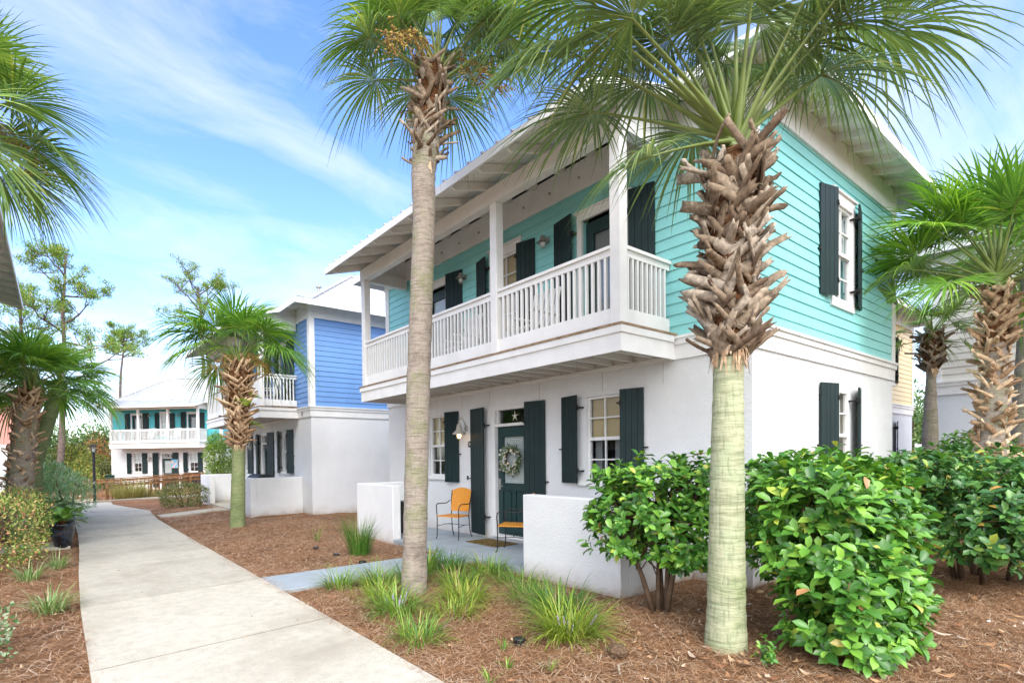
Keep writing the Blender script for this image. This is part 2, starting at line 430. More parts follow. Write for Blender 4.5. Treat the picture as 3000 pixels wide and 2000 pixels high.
# ------------------------------------------------------------------ houses
L_, W_ = 8.58, 5.3
Z_BAND, Z_CAP, Z_SID = 2.87, 3.17, 5.72
def tf_front(s, n, z): return (-n, s, z)
def tf_side(s, n, z): return (s, -n, z)
def tf_far(s, n, z): return (s, L_+n, z)
def tf_rear(s, n, z): return (W_+n, s, z)

def wall_cells(mb, s0, s1, z0, z1, holes, n0, n1):
    ss = sorted({s0, s1, *[h[0] for h in holes], *[h[1] for h in holes]})
    zs = sorted({z0, z1, *[h[2] for h in holes], *[h[3] for h in holes]})
    ss = [x for x in ss if s0 <= x <= s1]; zs = [x for x in zs if z0 <= x <= z1]
    for i in range(len(zs)-1):
        run = None
        for j in range(len(ss)-1):
            cs, cz = (ss[j]+ss[j+1])/2, (zs[i]+zs[i+1])/2
            hole = any(h[0] < cs < h[1] and h[2] < cz < h[3] for h in holes)
            if not hole: run = (run[0], ss[j+1]) if run else (ss[j], ss[j+1])
            if (hole or j == len(ss)-2) and run:
                mb.box(run[0], run[1], n0, n1, zs[i], zs[i+1]); run = None

def siding_rows(mb, s0, s1, holes, z0=Z_CAP, z1=Z_SID+0.02, h=0.149):
    n = int(math.ceil((z1-z0)/h))
    for k in range(n):
        a, b = z0+k*h, min(z0+(k+1)*h, z1)
        segs = [(s0, s1)]
        for hs0, hs1, hz0, hz1 in holes:
            if hz1 > a+0.03 and hz0 < b-0.03:
                new = []
                for x0, x1 in segs:
                    if hs1 <= x0 or hs0 >= x1: new.append((x0, x1)); continue
                    if hs0 > x0: new.append((x0, hs0))
                    if hs1 < x1: new.append((hs1, x1))
                segs = new
        segs2 = []
        for x0, x1 in segs:      # boards butt end to end
            c = x0+random.uniform(0.8, 3.6)
            while c < x1-0.5: segs2.append((x0, c-0.002)); x0 = c+0.002; c = x0+random.uniform(2.6, 3.6)
            segs2.append((x0, x1))
        for x0, x1 in segs2:
            wv = random.uniform(-0.0015, 0.0015)
            pts = [(x0, 0.002, a), (x1, 0.002, a), (x1, 0.024+wv, a), (x0, 0.024+wv, a), (x0, 0.002, b), (x1, 0.002, b), (x1, 0.009, b), (x0, 0.009, b)]
            mb.hexa(pts)

def window(parent, tf, s0, s1, z0, z1, cols=2, blindmat=None, blind_frac=0.52, rec=0.05, casing=False, sill=True, lower=None):
    """double-hung sash window in an opening"""
    if casing: rec = -0.012
    f = MB(tf)
    w = 0.035
    n0, n1 = -rec-0.05, -rec
    f.box(s0, s0+w, n0, n1, z0, z1); f.box(s1-w, s1, n0, n1, z0, z1)
    f.box(s0+w, s1-w, n0, n1, z1-w, z1); f.box(s0+w, s1-w, n0, n1, z0, z0+w)
    zm = (z0+z1)/2
    f.box(s0+w, s1-w, n0+0.005, n1+0.012, zm-0.025, zm+0.025)
    g = 0.011
    for a, b, off in ((z0+w, zm-0.025, -0.012), (zm+0.025, z1-w, 0.0)):
        for c in range(1, cols):
            x = s0+w+(s1-s0-2*w)*c/cols
            f.box(x-g, x+g, n0+0.012+off, n1-0.006+off, a, b)
        zz = (a+b)/2
        f.box(s0+w, s1-w, n0+0.014+off, n1-0.008+off, zz-g, zz+g)
    fr = f.build('window', M['trim'], parent)
    if casing:
        c = MB(tf); cw = 0.10
        c.box(s0-cw, s0, -0.02, 0.045, z0-0.02, z1); c.box(s1, s1+cw, -0.02, 0.045, z0-0.02, z1)
        c.box(s0-cw, s1+cw, -0.02, 0.045, z1, z1+0.16); c.box(s0-cw-0.03, s1+cw+0.03, -0.02, 0.075, z1+0.16, z1+0.19)
        c.box(s0-cw, s1+cw, -0.02, 0.045, z0-0.12, z0-0.02)
        c.build('casing', M['trim'], fr)
    if sill and not casing:
        c = MB(tf); c.box(s0-0.12, s1+0.12, -0.04, 0.06, z0-0.075, z0-0.002); c.build('sill', M['trim'], fr)
    p = MB(tf); nn = n0+0.020; p.poly([(s0+w*0.8, nn, z0+w), (s1-w*0.8, nn, z0+w), (s1-w*0.8, nn, z1-w), (s0+w*0.8, nn, z1-w)]); p.build('pane', M['glass'], fr)
    if blindmat:
        b = MB(tf); zb = z1-(z1-z0)*blind_frac
        b.box(s0+w, s1-w, n0-0.03, n0-0.025, zb, z1-w); b.build('blind', M[blindmat], fr)
    if lower:
        b = MB(tf); b.box(s0+w, s0+w+(s1-s0)*0.3, n0-0.09, n0-0.085, z0+w, z1-w)
        b.box(s1-w-(s1-s0)*0.2, s1-w, n0-0.09, n0-0.085, z0+w, z1-w); b.build('curtain', M[lower], fr)
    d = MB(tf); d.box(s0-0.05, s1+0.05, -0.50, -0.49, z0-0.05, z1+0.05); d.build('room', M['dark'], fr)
    return fr

def shutter(parent, tf, sh, so, z0, z1, nb=4, proud=0.12):
    """board shutter, hinge edge at sh standing proud of the wall, outer edge at so"""
    a = Vector((sh, proud, 0)); b = Vector((so, 0.03, 0))
    u = (b-a); w = u.length; u.normalize(); nrm = Vector((-u.y, u.x, 0))
    if nrm.y < 0: nrm = -nrm
    mb = MB(tf); g = 0.005; bw = w/nb
    for k in range(nb):
        c = a+u*(bw*(k+0.5)); c.z = (z0+z1)/2
        mb.obox(c, u, nrm, (0, 0, 1), bw/2-g/2, 0.013, (z1-z0)/2)
    for zz in (z0+(z1-z0)*0.14, z1-(z1-z0)*0.14):
        c = a+u*(w/2)-nrm*0.024; c.z = zz
        mb.obox(c, u, nrm, (0, 0, 1), w/2-0.02, 0.011, 0.05)
    o = mb.build('shutter', M['shutter'], parent)
    sg = 1 if so > sh else -1
    for zz in (z0+(z1-z0)*0.14, z1-(z1-z0)*0.14):
        h = MB(tf)
        h.box(min(sh, sh-sg*0.05), max(sh, sh-sg*0.05), 0.0, proud+0.012, zz-0.012, zz+0.012)
        h.box(min(sh-sg*0.001, sh+sg*0.03), max(sh-sg*0.001, sh+sg*0.03), proud-0.04, proud+0.02, zz-0.035, zz+0.035)
        h.build('hinge', M['black'], o)
    h = MB(tf); zz = (z0+z1)/2-0.15
    h.box(min(so, so+sg*0.05), max(so, so+sg*0.05), 0.0, 0.05, zz-0.01, zz+0.01)
    h.build('holdback', M['black'], o)
    return o

def door(parent, tf, s0, s1, z0, z1, transom=None, upper=False, blindmat='white_blind', handle_side=1):
    cw = 0.09
    c = MB(tf); rec = -0.07
    top = transom if transom else z1
    n1 = 0.045 if upper else 0.012
    c.box(s0-cw, s0-0.002, -0.10, n1, z0, top+0.03); c.box(s1+0.002, s1+cw, -0.10, n1, z0, top+0.03)
    c.box(s0-cw, s1+cw, -0.10, n1+0.002, top+0.03, top+(0.15 if upper else 0.075))
    if upper: c.box(s0-cw-0.03, s1+cw+0.03, -0.02, 0.075, top+0.15, top+0.18)
    if transom:
        c.box(s0-0.002, s1+0.002, -0.12, n1-0.004, z1+0.004, z1+0.055)
        c.box(s0-0.002, s0+0.025, -0.12, -0.06, z1+0.055, top+0.03); c.box(s1-0.025, s1+0.002, -0.12, -0.06, z1+0.055, top+0.03)
    c.box(s0-cw, s1+cw, -0.12, 0.05, z0-0.045, z0-0.002)
    d = MB(tf)
    st = 0.125; zg0 = z0+(z1-z0)*(0.47 if not upper else 0.12); zg1 = z1-0.17
    nn0, nn1 = rec-0.045, rec
    d.box(s0, s0+st, nn0, nn1, z0, z1); d.box(s1-st, s1, nn0, nn1, z0, z1)
    d.box(s0+st, s1-st, nn0, nn1, zg1, z1); d.box(s0+st, s1-st, nn0, nn1, z0, z0+0.2 if not upper else zg0)
    if not upper:
        d.box(s0+st, s1-st, nn0, nn1, zg0-0.12, zg0)
        mid = (s0+s1)/2
        d.box(mid-0.05, mid+0.05, nn0, nn1, z0+0.2, zg0-0.12)
        for a, b in ((s0+st, mid-0.05), (mid+0.05, s1-st)):
            d.box(a, b, nn0+0.012, nn1-0.022, z0+0.2, zg0-0.12)
            d.box(a+0.035, b-0.035, nn0+0.02, nn1-0.006, z0+0.235, zg0-0.155)
    # glazing bead
    gb = 0.02
    d.box(s0+st, s0+st+gb, nn0, nn1+0.012, zg0, zg1); d.box(s1-st-gb, s1-st, nn0, nn1+0.012, zg0, zg1)
    d.box(s0+st+gb, s1-st-gb, nn0, nn1+0.012, zg1-gb, zg1); d.box(s0+st+gb, s1-st-gb, nn0, nn1+0.012, zg0, zg0+gb)
    dd = d.build('door', M['door'], parent)
    c.build('casing', M['trim'], dd)
    p = MB(tf); qd = lambda a, b, n_, c_, d_: p.poly([(a, n_, c_), (b, n_, c_), (b, n_, d_), (a, n_, d_)]); qd(s0+st+gb, s1-st-gb, nn0+0.018, zg0+gb, zg1-gb)
    if transom: qd(s0+0.02, s1-0.02, -0.10, z1+0.055, top+0.03)
    p.build('pane', M['glass'], dd)
    b = MB(tf); b.box(s0+st+gb, s1-st-gb, nn0-0.002, nn0+0.006, zg0+gb, zg1-gb); b.build('blind', M[blindmat], dd)
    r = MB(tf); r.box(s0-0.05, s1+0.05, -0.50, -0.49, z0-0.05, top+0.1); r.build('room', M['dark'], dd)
    hs = s1-0.06 if handle_side > 0 else s0+0.06
    zh = z0+0.92
    h = MB(tf)
    if not upper:
        h.box(hs-0.028, hs+0.028, rec, rec+0.02, zh-0.09, zh+0.12)
        h.box(hs-0.12, hs+0.012, rec+0.035, rec+0.05, zh-0.022, zh+0.0)
        h.box(hs-0.012, hs+0.012, rec+0.0, rec+0.036, zh-0.022, zh+0.0)
        k = MB(tf); k.box(hs-0.03, hs+0.03, rec, rec+0.018, zh+0.27, zh+0.40); k.build('keypad', M['grey_metal'], dd)
        k = MB(tf); k.box(hs-0.02, hs+0.02, rec+0.018, rec+0.022, zh+0.31, zh+0.39); k.build('keypad_screen', M['black'], dd)
    else:
        h.box(hs-0.015, hs+0.015, rec, rec+0.05, zh-0.02, zh+0.02)
    h.build('handle', M['chrome'], dd)
    return dd

def barn_lamp(parent, tf, s, z, upper=False, lit=False, scale=1.0):
    """small wall lamp with bell shade"""
    def T(x, y, zz): return tf(s+x*scale, y*scale, z+zz*scale)
    b = MB(T)
    b.tube([(0, 0, 0), (0, 0.025, 0)], 0.055, 14)
    if upper:
        b.tube([(0, 0.02, 0), (0, 0.09, 0.02), (0, 0.13, 0.0)], 0.018, 8)
        b.lathe([(0.02, 0.06), (0.045, 0.05), (0.05, 0.0), (0.07, -0.02), (0.105, -0.05), (0.10, -0.055), (0.05, -0.03)], (0, 0.13, 0), 16, cap=False)
    else:
        pts = [(0, 0.02, 0.0), (0, 0.06, 0.10), (0, 0.10, 0.18), (0, 0.16, 0.20), (0, 0.20, 0.15), (0, 0.20, 0.08)]
        b.tube(pts, 0.012, 8)
        b.lathe([(0.018, 0.09), (0.035, 0.07), (0.05, 0.02), (0.06, -0.04), (0.13, -0.11), (0.135, -0.13), (0.125, -0.125), (0.055, -0.05)], (0, 0.20, 0), 18, cap=False)
    o = b.build('wall_lamp', M['cream_metal' if not upper else 'grey_metal'], parent, smooth=True)
    c = MB(T); cy = 0.13 if upper else 0.20; cz = -0.055 if upper else -0.13
    c.lathe([(0.001, 0.03), (0.035, 0.01), (0.042, -0.03), (0.03, -0.065), (0.001, -0.078)], (0, cy, cz), 12, cap=False)
    c.build('bulb', M['bulb'] if lit else M['white_glass'], o, smooth=True)
    g = MB(T)
    for k in range(3):
        a = k*PI/3
        ring = [(0.055*math.sin(t)*math.cos(a), cy+0.055*math.sin(t)*math.sin(a), cz-0.005-0.09*(0.5-0.5*math.cos(t))*1.0) for t in np.linspace(-PI, PI, 13)]
        g.tube(ring, 0.003, 4, cap=False)
    g.build('lamp_guard', M['grey_metal'], o)
    return o

DECK = dict(y0=0.96, y1=7.71, d=1.2)
def make_house(label, origin, rz, sid, front=True, side_win=True, stuc='stucco', blinds=('tan_blind', 'white_blind', 'tan_blind'),
               rear_plain=True, cols=2, lit=False, frontw=True, name='house'):
    H = empty(name, origin, rz)
    tag(H, label, 'house')
    # ---- openings (s0, s1, z0, z1) per face
    f_low = [(1.84, 2.46, 1.22, 2.52), (6.19, 6.80, 1.22, 2.52), (3.76, 4.60, 0.10, 2.52)] if front else []
    f_up = [(1.72, 2.49, 3.23, 5.25), (6.08, 6.85, 3.23, 5.25), (3.93, 4.57, 3.86, 5.28)] if front else []
    s_up = [(2.46, 3.18, 3.86, 5.24)] if side_win else []
    s_low = [(2.46, 3.14, 1.20, 2.54)] if side_win else []
    Wb = MB()
    Wb.tf = tf_front; wall_cells(Wb, 0, L_, -0.3, Z_BAND+0.25, f_low, -0.16, 0)
    Wb.tf = tf_side; wall_cells(Wb, 0.16, W_, -0.3, Z_BAND+0.25, s_low, -0.16, 0)
    Wb.tf = tf_far; wall_cells(Wb, 0.16, W_, -0.3, Z_BAND+0.25, [], -0.16, 0)
    Wb.tf = tf_rear; wall_cells(Wb, 0.16, L_-0.16, -0.3, Z_BAND+0.25, [], -0.16, 0)
    Wb.build('wall', M[stuc], H)
    U = MB()
    U.tf = tf_front; wall_cells(U, 0, L_, Z_BAND+0.25, 6.1, f_up, -0.16, 0)
    U.tf = tf_side; wall_cells(U, 0.16, W_, Z_BAND+0.25, 6.1, s_up, -0.16, 0)
    U.tf = tf_far; wall_cells(U, 0.16, W_, Z_BAND+0.25, 6.1, [], -0.16, 0)
    U.tf = tf_rear; wall_cells(U, 0.16, L_-0.16, Z_BAND+0.25, 6.1, [], -0.16, 0)
    U.build('upper_wall', M[sid], H)
    S = MB()
    S.tf = tf_front; siding_rows(S, 0.12, L_-0.12, [(a-0.08, b+0.08, c-0.02, d+0.1) for a, b, c, d in f_up])
    S.tf = tf_side; siding_rows(S, 0.12, W_-0.12, [(a-0.08, b+0.08, c-0.1, d+0.14) for a, b, c, d in s_up])
    S.tf = tf_far; siding_rows(S, 0.12, W_-0.12, [])
    S.tf = tf_rear; siding_rows(S, 0.12, L_-0.12, [])
    S.build('siding', M[sid], H)
    # ---- belt course, corner boards, frieze
    T = MB()
    def ring(z0, z1, p):
        T.tf = None
        T.box(-p, 0.0, -p, L_+p, z0, z1); T.box(W_, W_+p, -p, L_+p, z0, z1)
        T.box(0.0, W_, -p, 0.0, z0, z1); T.box(0.0, W_, L_, L_+p, z0, z1)
    ring(Z_BAND, Z_BAND+0.19, 0.03); ring(Z_BAND+0.19, Z_CAP-0.035, 0.055); ring(Z_CAP-0.035, Z_CAP, 0.08)
    T.tf = None
    for cx, cy, sx, sy in ((0, 0, 1, 1), (W_, 0, -1, 1), (0, L_, 1, -1), (W_, L_, -1, -1)):
        xa, xb = sorted((cx-sx*0.034, cx+sx*0.13)); ya, yb = sorted((cy-sy*0.034, cy+sy*0.13))
        if sy > 0: T.box(xa, xb, cy-0.034, cy, Z_CAP, Z_SID+0.02)
        else: T.box(xa, xb, cy, cy+0.034, Z_CAP, Z_SID+0.02)
        y2a, y2b = (cy, yb) if sy > 0 else (ya, cy)
        if sx > 0: T.box(cx-0.034, cx, y2a, y2b, Z_CAP, Z_SID+0.02)
        else: T.box(cx, cx+0.034, y2a, y2b, Z_CAP, Z_SID+0.02)
    T.build('trim', M['trim'], H)
    Fz = MB()
    Fz.box(-0.045, 0, -0.045, L_+0.045, Z_SID+0.02, 6.18); Fz.box(W_, W_+0.045, -0.045, L_+0.045, Z_SID+0.02, 6.18)
    Fz.box(0, W_, -0.045, 0, Z_SID+0.02, 6.18); Fz.box(0, W_, L_, L_+0.045, Z_SID+0.02, 6.18)
    Fz.build('frieze', M['trim'], H)
    # ---- main roof
    OX, OY = 0.62, 0.55
    ez, wz = 6.10, 6.10+0.25*0.62
    OXR = 0.40
    x0, x1, y0, y1 = -OX, W_+OXR, -OY, L_+OY
    R = MB(); RT = 0.035
    pa, pb = (0.78, 7.86) if front else (4.0, 4.0)
    def skirt(q): R.slab(q, RT)
    skirt([(x0, y0, ez), (x0, pa, ez), (0, pa, wz), (0, 0, wz)])
    if front: skirt([(x0, pb, ez), (x0, y1, ez), (0, L_, wz), (0, pb, wz)])
    else: skirt([(x0, pa, ez), (x0, y1, ez), (0, L_, wz), (0, pa, wz)])
    skirt([(x1, y0, ez), (x1, y1, ez), (W_, L_, wz), (W_, 0, wz)])
    skirt([(x0, y0, ez), (x1, y0, ez), (W_, 0, wz), (0, 0, wz)])
    skirt([(x0, y1, ez), (x1, y1, ez), (W_, L_, wz), (0, L_, wz)])
    hw = W_/2; rz_ = wz+hw*0.72
    A, B = (hw, hw, rz_), (hw, L_-hw, rz_)
    c00, c10, c11, c01 = (0, 0, wz), (W_, 0, wz), (W_, L_, wz), (0, L_, wz)
    for q in ([c00, c01, B, A], [c10, c11, B, A]): R.poly(q)
    for q in ([c00, c10, A], [c01, c11, B]): R.poly(q)
    R.poly([(0, 0, wz-0.05), (W_, 0, wz-0.05), (W_, L_, wz-0.05), (0, L_, wz-0.05)])
    # standing ribs
    def rib(p, q, h=0.022, w=0.016):
        p, q = Vector(p), Vector(q); d = q-p
        if d.length < 0.05: return
        l = d.length; d.normalize(); sd = d.cross(Vector((0, 0, 1))); sd.normalize(); up = sd.cross(d); up.normalize()
        if up.z < 0: up = -up
        R.obox((p+q)/2+up*(h/2+0.001), d, sd, up, l/2, w, h/2)
    st = 0.3
    k = y0+st/2
    while k < y1:
        t = max(0, min(hw, k-0, L_-k)) if 0 < k < L_ else 0
        zt = wz+t*0.72
        if not front or k < pa-0.02 or k > pb+0.02:
            if 0 <= k <= L_: rib((x0-0.02, k, ez-0.005), (0, k, wz))
        if 0 < k < L_:
            rib((0, k, wz), (t, k, zt)); rib((W_, k, wz), (W_-t, k, zt)); rib((x1+0.02, k, ez-0.005), (W_, k, wz))
        k += st
    k = st/2
    while k < W_:
        t = min(k, W_-k); zt = wz+t*0.72
        rib((k, y0-0.02, ez-0.005), (k, 0, wz)); rib((k, y1+0.02, ez-0.005), (k, L_, wz))
        rib((k, 0, wz), (k, t, zt)); rib((k, L_, wz), (k, L_-t, zt))
        k += st
    for p, q in ((c00, A), (c10, A), (c11, B), (c01, B), (A, B), ((x0, y0, ez), c00), ((x1, y0, ez), c10), ((x1, y1, ez), c11), ((x0, y1, ez), c01)):
        rib(p, q, 0.035, 0.07)
    roof = R.build('roof', M['roof'], H)
    # vents
    v = MB(); v.lathe([(0.05, -0.1), (0.05, 0.25), (0.11, 0.27), (0.10, 0.31), (0.01, 0.38)], (1.4, 2.6, wz+1.4*0.72), 12)
    v.build('roof_vent', M['grey_metal'], roof, smooth=False)
    # fascia + eave boards
    Fa = MB(); ft = 0.03
    fz0, fz1 = ez-0.15, ez-0.004
    if front:
        Fa.box(x0-ft, x0, y0-ft, pa-0.03, fz0, fz1); Fa.box(x0-ft, x0, pb+0.03, y1+ft, fz0, fz1)
    else: Fa.box(x0-ft, x0, y0-ft, y1+ft, fz0, fz1)
    Fa.box(x1, x1+ft, y0-ft, y1+ft, fz0, fz1)
    Fa.box(x0, x1, y0-ft, y0, fz0, fz1); Fa.box(x0, x1, y1, y1+ft, fz0, fz1)
    Fa.build('fascia', M['trim'], roof)
    # soffit boards (thin planks following the skirt) and rafters
    So = MB()
    def planks(make, n):
        for i in range(n): make(i/n, (i+1)/n-0.006)
    def zs(t): return ez-RT-0.004+t*(wz-ez)
    def side_pl(a, b):
        So.hexa([(x0*(1-a), y0*(1-a), zs(a)-0.014), (W_+OXR*(1-a), y0*(1-a), zs(a)-0.014), (W_+OXR*(1-b), y0*(1-b), zs(b)-0.014), (x0*(1-b), y0*(1-b), zs(b)-0.014),
                 (x0*(1-a), y0*(1-a), zs(a)), (W_+OXR*(1-a), y0*(1-a), zs(a)), (W_+OXR*(1-b), y0*(1-b), zs(b)), (x0*(1-b), y0*(1-b), zs(b))])
    def front_pl(ya, yb):
        def f(a, b):
            So.hexa([(x0*(1-a), ya, zs(a)-0.014), (x0*(1-a), yb, zs(a)-0.014), (x0*(1-b), yb, zs(b)-0.014), (x0*(1-b), ya, zs(b)-0.014),
                     (x0*(1-a), ya, zs(a)), (x0*(1-a), yb, zs(a)), (x0*(1-b), yb, zs(b)), (x0*(1-b), ya, zs(b))])
        return f
    planks(side_pl, 5); So.build('soffit', M['trim2'], roof)
    if front:
        for fa, fb in ((0.0, pa), (pb, L_)): So = MB(); planks(front_pl(fa, fb), 5); So.build('soffit', M['trim2'], roof)
    def rafter(p, q, w=0.02, h=0.10):   # p outer, q inner (tops)
        Ra = MB()
        p, q = Vector(p), Vector(q)
        d = (q-p); l = d.length; d.normalize()
        sd = d.cross(Vector((0, 0, 1))); sd.normalize()
        pts = []
        for a, lo in ((p, 0.045), (p+d*0.12, h), (q, h)):
            pts.append((a, lo))
        for (a, la), (b, lb) in zip(pts[:-1], pts[1:]):
            c = [a-sd*w-Vector((0, 0, la)), b-sd*w-Vector((0, 0, lb)), b+sd*w-Vector((0, 0, lb)), a+sd*w-Vector((0, 0, la)),
                 a-sd*w, b-sd*w, b+sd*w, a+sd*w]
            Ra.hexa([tuple(x) for x in c])
        Ra.build('rafter', M['trim2'], roof)
    k = 0.25
    while k < W_:
        rafter((k, y0+0.02, zs(0.04)-0.016), (k, -0.04, zs(1)-0.016-0.01)); rafter((k, y1-0.02, zs(0.04)-0.016), (k, L_+0.04, zs(1)-0.026)); k += 0.55
    if front:
        for k in (0.15, 8.15, 8.5): rafter((x0+0.02, k, zs(0.04)-0.016), (-0.04, k, zs(1)-0.026))
    # ---- front porch / balcony
    if front:
        y0d, y1d, D = DECK['y0'], DECK['y1'], DECK['d']
        slope = 0.288; xe = -1.91
        def zp(x): return 5.72+slope*(x-xe)
        P = MB()
        P.slab([(xe, 0.75, zp(xe)+0.037), (xe, 7.89, zp(xe)+0.037), (0.0, 7.89, zp(0)+0.037), (0.0, 0.75, zp(0)+0.037)], 0.035)
        k = 0.75+0.1
        while k < 7.89:
            P.box(0, 0, 0, 0, 0, 0) if False else None
            d = Vector((0-xe, 0, zp(0)-zp(xe))); l = d.length; d.normalize()
            P.obox(((xe-0.02)/2, k, (zp(xe)+zp(0))/2+0.049), d, (0, 1, 0), (-d.z, 0, d.x), l/2+0.01, 0.016, 0.012)
            k += 0.3
        P.build('porch_roof', M['roof'], H)
        pf = MB()
        pf.box(xe-0.03, xe, 0.72, 7.92, zp(xe)-0.115, zp(xe)+0.002)
        for ya, yb in ((0.72, 0.75), (7.89, 7.92)):
            pf.hexa([(xe, ya, zp(xe)-0.115), (0, ya, zp(0)-0.115), (0, yb, zp(0)-0.115), (xe, yb, zp(xe)-0.115), (xe, ya, zp(xe)+0.002), (0, ya, zp(0)+0.002), (0, yb, zp(0)+0.002), (xe, yb, zp(xe)+0.002)])
        pf.build('porch_fascia', M['trim'], H)
        ps = MB(); npk = 17
        for i in range(npk):
            a = xe+(0-xe)*i/npk; b = xe+(0-xe)*(i+1)/npk-0.006
            ps.hexa([(a, 0.75, zp(a)-0.014), (b, 0.75, zp(b)-0.014), (b, 7.89, zp(b)-0.014), (a, 7.89, zp(a)-0.014), (a, 0.75, zp(a)), (b, 0.75, zp(b)), (b, 7.89, zp(b)), (a, 7.89, zp(a))])
        ps.build('porch_ceiling', M['trim2'], H)
        k = 1.0
        while k < 7.85:
            rafter((xe+0.02, k, zp(xe)-0.016), (-0.045, k, zp(-0.045)-0.016), 0.02, 0.12); k += 0.61
        b = MB()
        b.box(-D+0.01, -D+0.16, y0d, y1d, 5.53, 5.775)
        b.box(-D+0.16, -0.045, y0d+0.0, y0d+0.13, 5.53, 5.77); b.box(-D+0.16, -0.045, y1d-0.13, y1d, 5.53, 5.77)
        # gable ends of the porch above the side beams
        for ya in (y0d+0.03, y1d-0.06):
            b.hexa([(-D+0.16, ya, 5.77), (-0.045, ya, 5.77), (-0.045, ya+0.03, 5.77), (-D+0.16, ya+0.03, 5.77),
                    (-D+0.16, ya, zp(-D+0.16)-0.016), (-0.045, ya, zp(-0.045)-0.016), (-0.045, ya+0.03, zp(-0.045)-0.016), (-D+0.16, ya+0.03, zp(-D+0.16)-0.016)])
        b.build('porch_beam', M['trim'], H)
        bt = MB()
        for k in np.arange(1.3, 7.6, 0.61):
            bt.tube([(-0.046, k, 5.93), (-0.06, k, 5.93)], 0.022, 8)
            bt.tube([(-D+0.161, k, 5.68), (-D+0.17, k, 5.68)], 0.014, 8)
        bt.build('bolt_plate', M['grey_metal'], H)
        # deck
        dk = MB()
        n = 11
        for i in range(n):
            a = -D-0.035+(D+0.035)*i/n
            dk.box(a, a+(D+0.035)/n-0.006, y0d-0.035, y1d+0.035, 3.178, 3.205)
        deck = dk.build('deck', M['deckwood'], H)
        sk = MB()
        sk.box(-D, -D+0.035, y0d, y1d, Z_BAND, 3.09); sk.box(-D-0.025, -D+0.035, y0d-0.025, y1d+0.025, 3.09, 3.176)
        for ya, yb, yc, ydd in ((y0d, y0d+0.035, y0d-0.025, y0d+0.035), (y1d-0.035, y1d, y1d-0.035, y1d+0.025)):
            sk.box(-D+0.035, -0.031, ya, yb, Z_BAND, 3.09); sk.box(-D+0.035, -0.082, yc, ydd, 3.09, 3.176)
        sk.build('skirt_board', M['trim'], deck)
        js = MB(); k = y0d+0.3
        while k < y1d-0.1:
            js.box(-D+0.036, -0.032, k-0.02, k+0.02, 2.93, 3.177); k += 0.34
        js.box(-D+0.036, -0.032, y0d+0.04, y0d+0.075, 2.90, 3.177); js.box(-0.075, -0.033, y0d+0.08, y1d-0.04, 2.90, 2.925)
        js.build('joist', M['trim2'], deck)
        # posts
        py = [y0d+0.02, 3.20, 5.43, y1d-0.17]
        pm = None
        for k, yy in enumerate(py):
            if pm is None:
                p_ = MB(); p_.box(0, 0.15, 0, 0.15, 3.206, 5.53)
                pm = p_.build('post', M['trim'], H, bevel=0.006); pm.location = (-D+0.02, yy, 0)
            else: share(pm, H, (-D+0.02, yy, 0))
        # railings: each bay a part with its balusters
        bal = MB(); bal.box(-0.017, 0.017, -0.017, 0.017, 3.41, 4.10)
        bal_o = None
        def railing(a, b, axis):
            nonlocal bal_o
            r = MB(); c = -D+0.075 if axis == 'y' else a[1]
            if axis == 'y':
                r.box(c-0.05, c+0.05, a, b, 4.14, 4.18); r.box(c-0.02, c+0.02, a, b, 4.06, 4.139)
                bb = MB(); bb.box(c-0.02, c+0.02, a, b, 3.235, 3.42)
            else:
                yy = a[1]; xa, xb = a[0], b
                r.box(xa, xb, yy-0.05, yy+0.05, 4.14, 4.18); r.box(xa, xb, yy-0.02, yy+0.02, 4.06, 4.139)
                bb = MB(); bb.box(xa, xb, yy-0.02, yy+0.02, 3.235, 3.42)
            ro = r.build('railing', M['trim'], H)
            bb.build('bottom_board', M['trim'], ro)
            length = (b-a) if axis == 'y' else b-a[0]
            nb = int(round(length/0.097))
            for i in range(1, nb):
                t = i/nb*length
                loc = (c, a+t, 0) if axis == 'y' else (a[0]+t, a[1], 0)
                if bal_o is None:
                    bal_o = bal.build('baluster', M['trim'], ro); bal_o.location = loc
                else:
                    share(bal_o, ro, loc)
        for k in range(3): railing(py[k]+0.15, py[k+1], 'y')
        railing((-D+0.17, y0d+0.095), -0.03, 'x'); railing((-D+0.17, y1d-0.095), -0.03, 'x')
        # openings on the front
        window(H, tf_front, *f_low[0], blindmat=blinds[0], lower='grey_blind' if blinds[0] == 'tan_blind' else None)
        window(H, tf_front, *f_low[1], blindmat=blinds[0])
        door(H, tf_front, 3.76, 4.60, 0.16, 2.17, transom=2.45, handle_side=1)
        door(H, tf_front, 1.72, 2.49, 3.23, 5.22, upper=True, blindmat='grey_blind')
        door(H, tf_front, 6.08, 6.85, 3.23, 5.22, upper=True, blindmat='white_blind', handle_side=-1)
        window(H, tf_front, *f_up[2], blindmat=blinds[2], casing=True, blind_frac=0.95)
        for sh, so, z0, z1 in ((1.76, 1.43, 1.18, 2.56), (2.55, 2.93, 1.18, 2.56), (3.70, 3.30, 0.10, 2.56), (4.80, 5.30, 0.12, 2.56), (6.06, 5.70, 1.10, 2.56), (6.93, 7.32, 1.10, 2.56)):
            shutter(H, tf_front, sh, so, z0, z1)
        for sh, so, z0, z1 in ((1.60, 1.24, 3.24, 5.34), (2.63, 3.06, 3.24, 5.40), (3.86, 3.50, 3.80, 5.34), (4.70, 5.06, 3.80, 5.38), (5.96, 5.52, 3.24, 5.40), (6.98, 7.40, 3.24, 5.38)):
            shutter(H, tf_front, sh, so, z0, z1)
        barn_lamp(H, tf_front, 5.46, 2.20, lit=lit)
        barn_lamp(H, tf_front, 3.22, 5.20, upper=True); barn_lamp(H, tf_front, 5.43, 5.22, upper=True)
        # stucco control joints
        cj = MB(tf_front)
